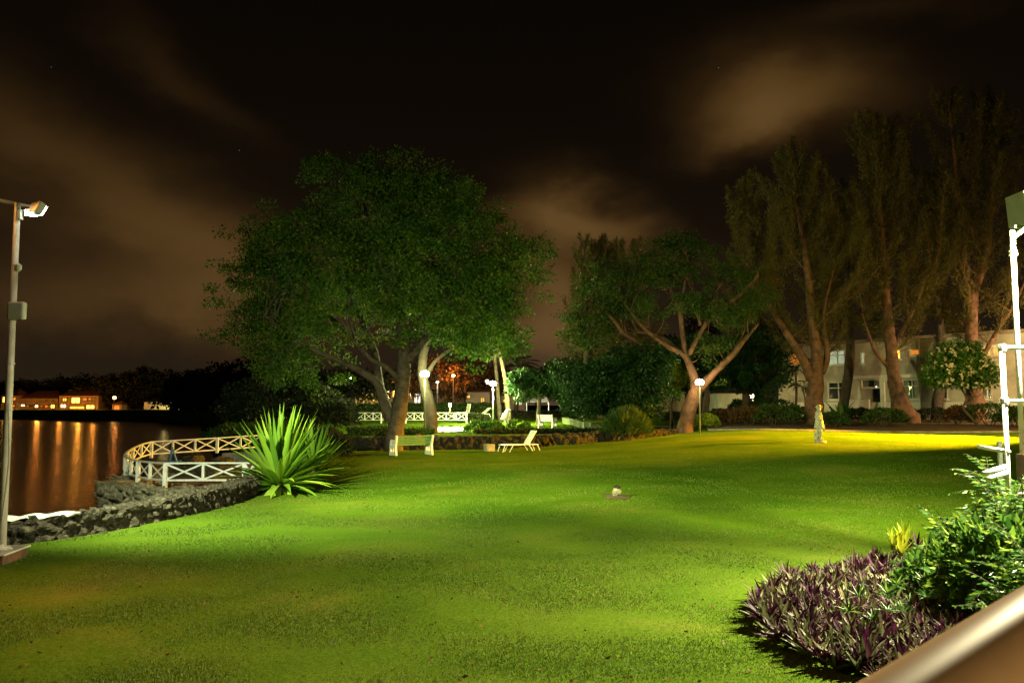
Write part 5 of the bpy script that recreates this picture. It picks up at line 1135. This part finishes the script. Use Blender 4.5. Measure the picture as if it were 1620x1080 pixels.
pf = thing('pipe_frame', 'two short white pipes sticking out above the leafy bush at the right', 'pipe', at(1572, 750, 9.6))
for a_, b_ in (((1556, 749), (1590, 738)), ((1563, 758), (1594, 746))):
    MB().tube([at(*a_, 9.5), at(*b_, 9.9)], .03, 12).build('pipe', 'white_paint', pf, smooth=True)
MB().tube([at(1590, 738, 9.9), at(1594, 746, 9.9), at(1596, 800, 9.9), Vector((at(1596, 800, 9.9).x, 9.9, 0))], .03, 8).build('leg', 'white_paint', pf)

# ------------------------------------------------------------------ planting bed in the right foreground
def rosettes(name, label, cs, nl, L, W_, mat, seed, el=(35, 85), droop=.25, cat=None, kind=None, segs=4, group=None, varf=None):
    rg = random.Random(seed); V, Fc, VV = [], [], []
    o0 = Vector(cs[0])
    for c in cs:
        c = Vector(c); s_ = rg.uniform(.75, 1.2); a0 = rg.random() * 6; tx, ty = rg.uniform(-.25, .25), rg.uniform(-.25, .25); vb = rg.random()
        for k in range(nl):
            a = a0 + k * 2.4; e = R(rg.uniform(*el)) * (1 if k % 3 else .75)
            vv = (rg.random() * .47) if rg.random() < .52 else .5 + rg.random() * .42
            if varf: vv = varf(rg)
            blade(V, Fc, VV, c, (math.cos(a) * math.cos(e) + tx, math.sin(a) * math.cos(e) + ty, math.sin(e)), L * s_ * rg.uniform(.7, 1.1), W_ * rg.uniform(.8, 1.2), droop, segs, vv, .3)
    o = np_mesh(name, V, Fc, mat, None, o0, VV)
    if kind: o['kind'] = kind; o['label'] = label
    if cat: tag(o, label, cat, group)
    return o
bed = [on_z(px, py, 0) for px, py in ((1205, 1005), (1190, 975), (1195, 950), (1240, 925), (1330, 905), (1440, 895), (1560, 888), (1700, 880), (1760, 960), (1640, 1080), (1480, 1110), (1380, 1085), (1280, 1050))]
def inside(x, y, P):
    r = False; j = len(P) - 1
    for i in range(len(P)):
        if (P[i].y > y) != (P[j].y > y) and x < (P[j].x - P[i].x) * (y - P[i].y) / (P[j].y - P[i].y) + P[i].x: r = not r
        j = i
    return r
rg = random.Random(9); cs = []
while len(cs) < 720:
    x, y = rg.uniform(1.8, 8), rg.uniform(5.5, 13.2)
    if inside(x, y, bed) and all((x - c[0]) ** 2 + (y - c[1]) ** 2 > .012 for c in cs[-200:]): cs.append((x, y, rg.uniform(.0, .07)))
rosettes('ground_cover', 'bed of purple and green sword leaved plants at the lower right', cs, 14, .28, .055, 'leaf_purple', 11, kind='stuff')
cb = sum(bed, Vector((0, 0, 0))) / len(bed); m = MB(); k = len(bed); m.add([(cb.x + (p.x - cb.x) * .88, cb.y + (p.y - cb.y) * .86, .02) for p in bed], [tuple(range(k))]); struct(m.build('soil', 'soil'))
def fern(name, label, c, h, nf, fl, seed, mat='leaf_fern', ll=.12, cat='plant', el=(15, 80), group=None):
    rg = random.Random(seed); c = Vector(c); t = thing(name, label, cat, c, group); P, D, Ls = [], [], []; mb = MB()
    for s_ in range(max(3, int(nf / 5))):
        a = rg.random() * 6.28; rr = rg.random() * .28; tip = c + Vector((math.cos(a) * rr, math.sin(a) * rr, h * rg.uniform(.5, 1)))
        mb.tube([c, c.lerp(tip, .5) + Vector((rg.uniform(-.04, .04), 0, 0)), tip], [.014, .010, .006], 5)
        for f_ in range(5):
            a = rg.random() * 6.28; e = R(rg.uniform(*el)); d = Vector((math.cos(a) * math.cos(e), math.sin(a) * math.cos(e), math.sin(e))); p = c.lerp(tip, rg.uniform(.45, 1)); q = [p.copy()]
            L_f = fl * rg.uniform(.7, 1.2)
            for k in range(10):
                d = (d + Vector((0, 0, -.10))).normalized(); p = p + d * L_f / 10; q.append(p.copy()); sd = d.cross(Vector((0, 0, 1)))
                if sd.length < .1: sd = Vector((1, 0, 0))
                sd.normalize()
                for sg in (-1, 1): P.append(tuple(p)); D.append(tuple(sd * sg + d * .55 + Vector((0, 0, -.25)))); Ls.append(ll * math.sin(math.pi * (.15 + .75 * k / 10)) * rg.uniform(.85, 1.15))
            mb.tube(q, .003, 3, cap=False)
    mb.build('stem', 'bark_dark', t); Ls = np.array(Ls)
    leaves('foliage', P, D, Ls, Ls * .30, mat, t, c, fold=.12)
    return t
fl = [(1500, 10.6, .85, 40, .42, 'leafy fern bush left of the tall one behind the purple bed'), (1540, 10.2, 1.15, 50, .5, 'pale tipped fern bush in the middle of the right planting'), (1585, 9.6, 1.45, 70, .55, 'tall fern leaved bush under the white pipes'), (1625, 9.2, 1.6, 70, .6, 'tallest fern leaved bush cut by the right edge'),
      (1560, 8.9, 1.0, 46, .5, 'fern bush low in front of the tall ones'), (1610, 8.2, .75, 40, .55, 'dark fern bush just beyond the handrail'), (1660, 8.0, 1.1, 40, .6, 'fern bush mostly outside the right edge'), (1606, 10.35, 1.5, 60, .55, 'upright fern bush against the brown terrace block'), (1480, 11.6, .5, 24, .38, 'small bright fern bush nearest the yellow croton')]
for i, (px, Y, h, nf, l_, lab) in enumerate(fl):
    p = at(px, 900, Y); fern('fern_bush', lab, (p.x, Y, 0), h, nf, l_, 200 + i, group='fern leaved bushes at the right')
p = on_z(1420, 915, 0); rosettes('croton', 'bright yellow leaved croton behind the purple bed', [(p.x, p.y + .1, .38), (p.x + .1, p.y + .1, .3), (p.x + .22, p.y + .2, .42)], 14, .36, .07, 'leaf_croton', 21, el=(68, 89), droop=.1, cat='plant')
p = on_z(1447, 900, 0); rosettes('cordyline', 'dark purple spiky plant beside the yellow croton', [(p.x + .05, p.y, .25)], 16, .32, .05, 'leaf_purple', 22, el=(20, 75), cat='plant', varf=lambda g: g.random() * .4)
p = on_z(1500, 890, 0); rosettes('cordyline', 'reddish purple spiky plant among the fern bushes', [(p.x, p.y, .45), (p.x + .25, p.y, .4)], 16, .34, .05, 'leaf_purple', 23, el=(20, 75), cat='plant', varf=lambda g: g.random() * .4)
for i, (px, py, lab) in enumerate([(1432, 960, 'bright green weed growing through the purple bed'), (1370, 985, 'smaller green weed left in the purple bed')]):
    p = on_z(px, py + 40, 0); rosettes('weed', lab, [(p.x + dx, p.y + dy, .2 + .06 * k) for k, (dx, dy) in enumerate([(0, 0), (.12, .1), (-.1, .15), (.2, -.08), (.05, .25), (.28, .12)])], 12, .16, .022, 'leaf_bright' if i > 3 else 'leaf_fern', 24 + i, el=(5, 80), cat='plant')
bush('bed_shrub', 'small bushy shrub with light leaves behind the purple bed', Vector((at(1520, 900, 9.9).x, 9.9, 0)), (.75, .6, .75), 1500, .10, 'leaf_fern', seed=300, cat='shrub', lw=.45)
bush('bed_shrub', 'dark glossy shrub at the right end of the purple bed', Vector((at(1600, 930, 9.0).x, 9.0, 0)), (.75, .7, 1.15), 2000, .13, 'leaf_fern', seed=301, cat='shrub', lw=.45)
# handrail beside the camera
hr = thing('handrail', 'thick glossy bronze tube handrail crossing the lower right corner', 'handrail', at(1620, 985, 1.02))
a_, b_ = at(1340, 1206, .78), at(1730, 940, 1.14); d_ = (b_ - a_)
MB().tube([a_ - d_ * .5, a_, b_, b_ + d_ * 1.6], .051, 48).build('rail', 'bronze_rail', hr, smooth=True)
MB().tube([a_ - d_ * .3, Vector((a_.x - d_.x * .3, a_.y - d_.y * .3, 0))], .03, 12).build('post', 'bronze_rail', hr, smooth=True)
MB().tube([b_ + d_ * 1.5, Vector((b_.x + d_.x * 1.5, b_.y + d_.y * 1.5, 0))], .03, 12).build('post', 'bronze_rail', hr, smooth=True)
# sodium lamp post standing right of the picture that lights the yellow strip of lawn
t = thing('sodium_lamp', 'tall orange lamp post right of the lawn, beyond the picture edge', 'lamp', on(0, 1) * 0 + Vector((P_SOD.x, P_SOD.y, TZ(P_SOD.x, P_SOD.y))))
MB().tube([t.location, P_SOD + Vector((.25, .02, .1))], .06, 10).build('post', 'steel', t)
flood(t, P_SOD + Vector((.16, .02, .03)), Vector((17, 39.6, .8)), .4, .3, 'lamp_orange')

# paved terrace the camera stands on, right of the handrail
dn = Vector((d_.x, d_.y, 0)).normalized(); sd = Vector((dn.y, -dn.x, 0)); e0 = Vector((a_.x, a_.y, 0)) - dn * 3 - sd * .06; e1 = Vector((b_.x, b_.y, 0)) + dn * 4 - sd * .06
m = MB(); q = [e0, e1, e1 + sd * 5, e0 + sd * 5]; m.add([(p.x, p.y, .80) for p in q] + [(p.x, p.y, -.2) for p in q], [(3, 2, 1, 0), (0, 1, 5, 4), (1, 2, 6, 5), (2, 3, 7, 6), (3, 0, 4, 7)])
struct(m.build('pavement', 'deck'))

# lamp on the terrace just behind and right of the camera (its glow shows on the handrail)
t = thing('terrace_lamp', 'small round lamp on a short post on the terrace beside the handrail', 'lamp', (1.7, -.6, .8))
MB().tube([(1.7, -.6, .8), (1.7, -.6, 1.69)], .02, 8).build('post', 'steel', t)
MB().lathe((1.7, -.6, 1.75), [(.02, -.07), (.06, -.04), (.07, 0), (.05, .05), (.02, .07)], 14).build('globe', 'lamp_warm', t, smooth=True)
t = thing('wall_lamp', 'flood lamp on a tall post lighting the hotel front, beyond the right edge', 'lamp', on(0, 1) * 0 + Vector((37.1, 48.8, TZ(37, 49))))
MB().tube([t.location, Vector((37.15, 48.75, 6.6))], .06, 8).build('post', 'steel', t)
flood(t, Vector((37.08, 48.85, 6.55)), Vector((29, 66, 4)), .4, .3, 'lamp_warm')
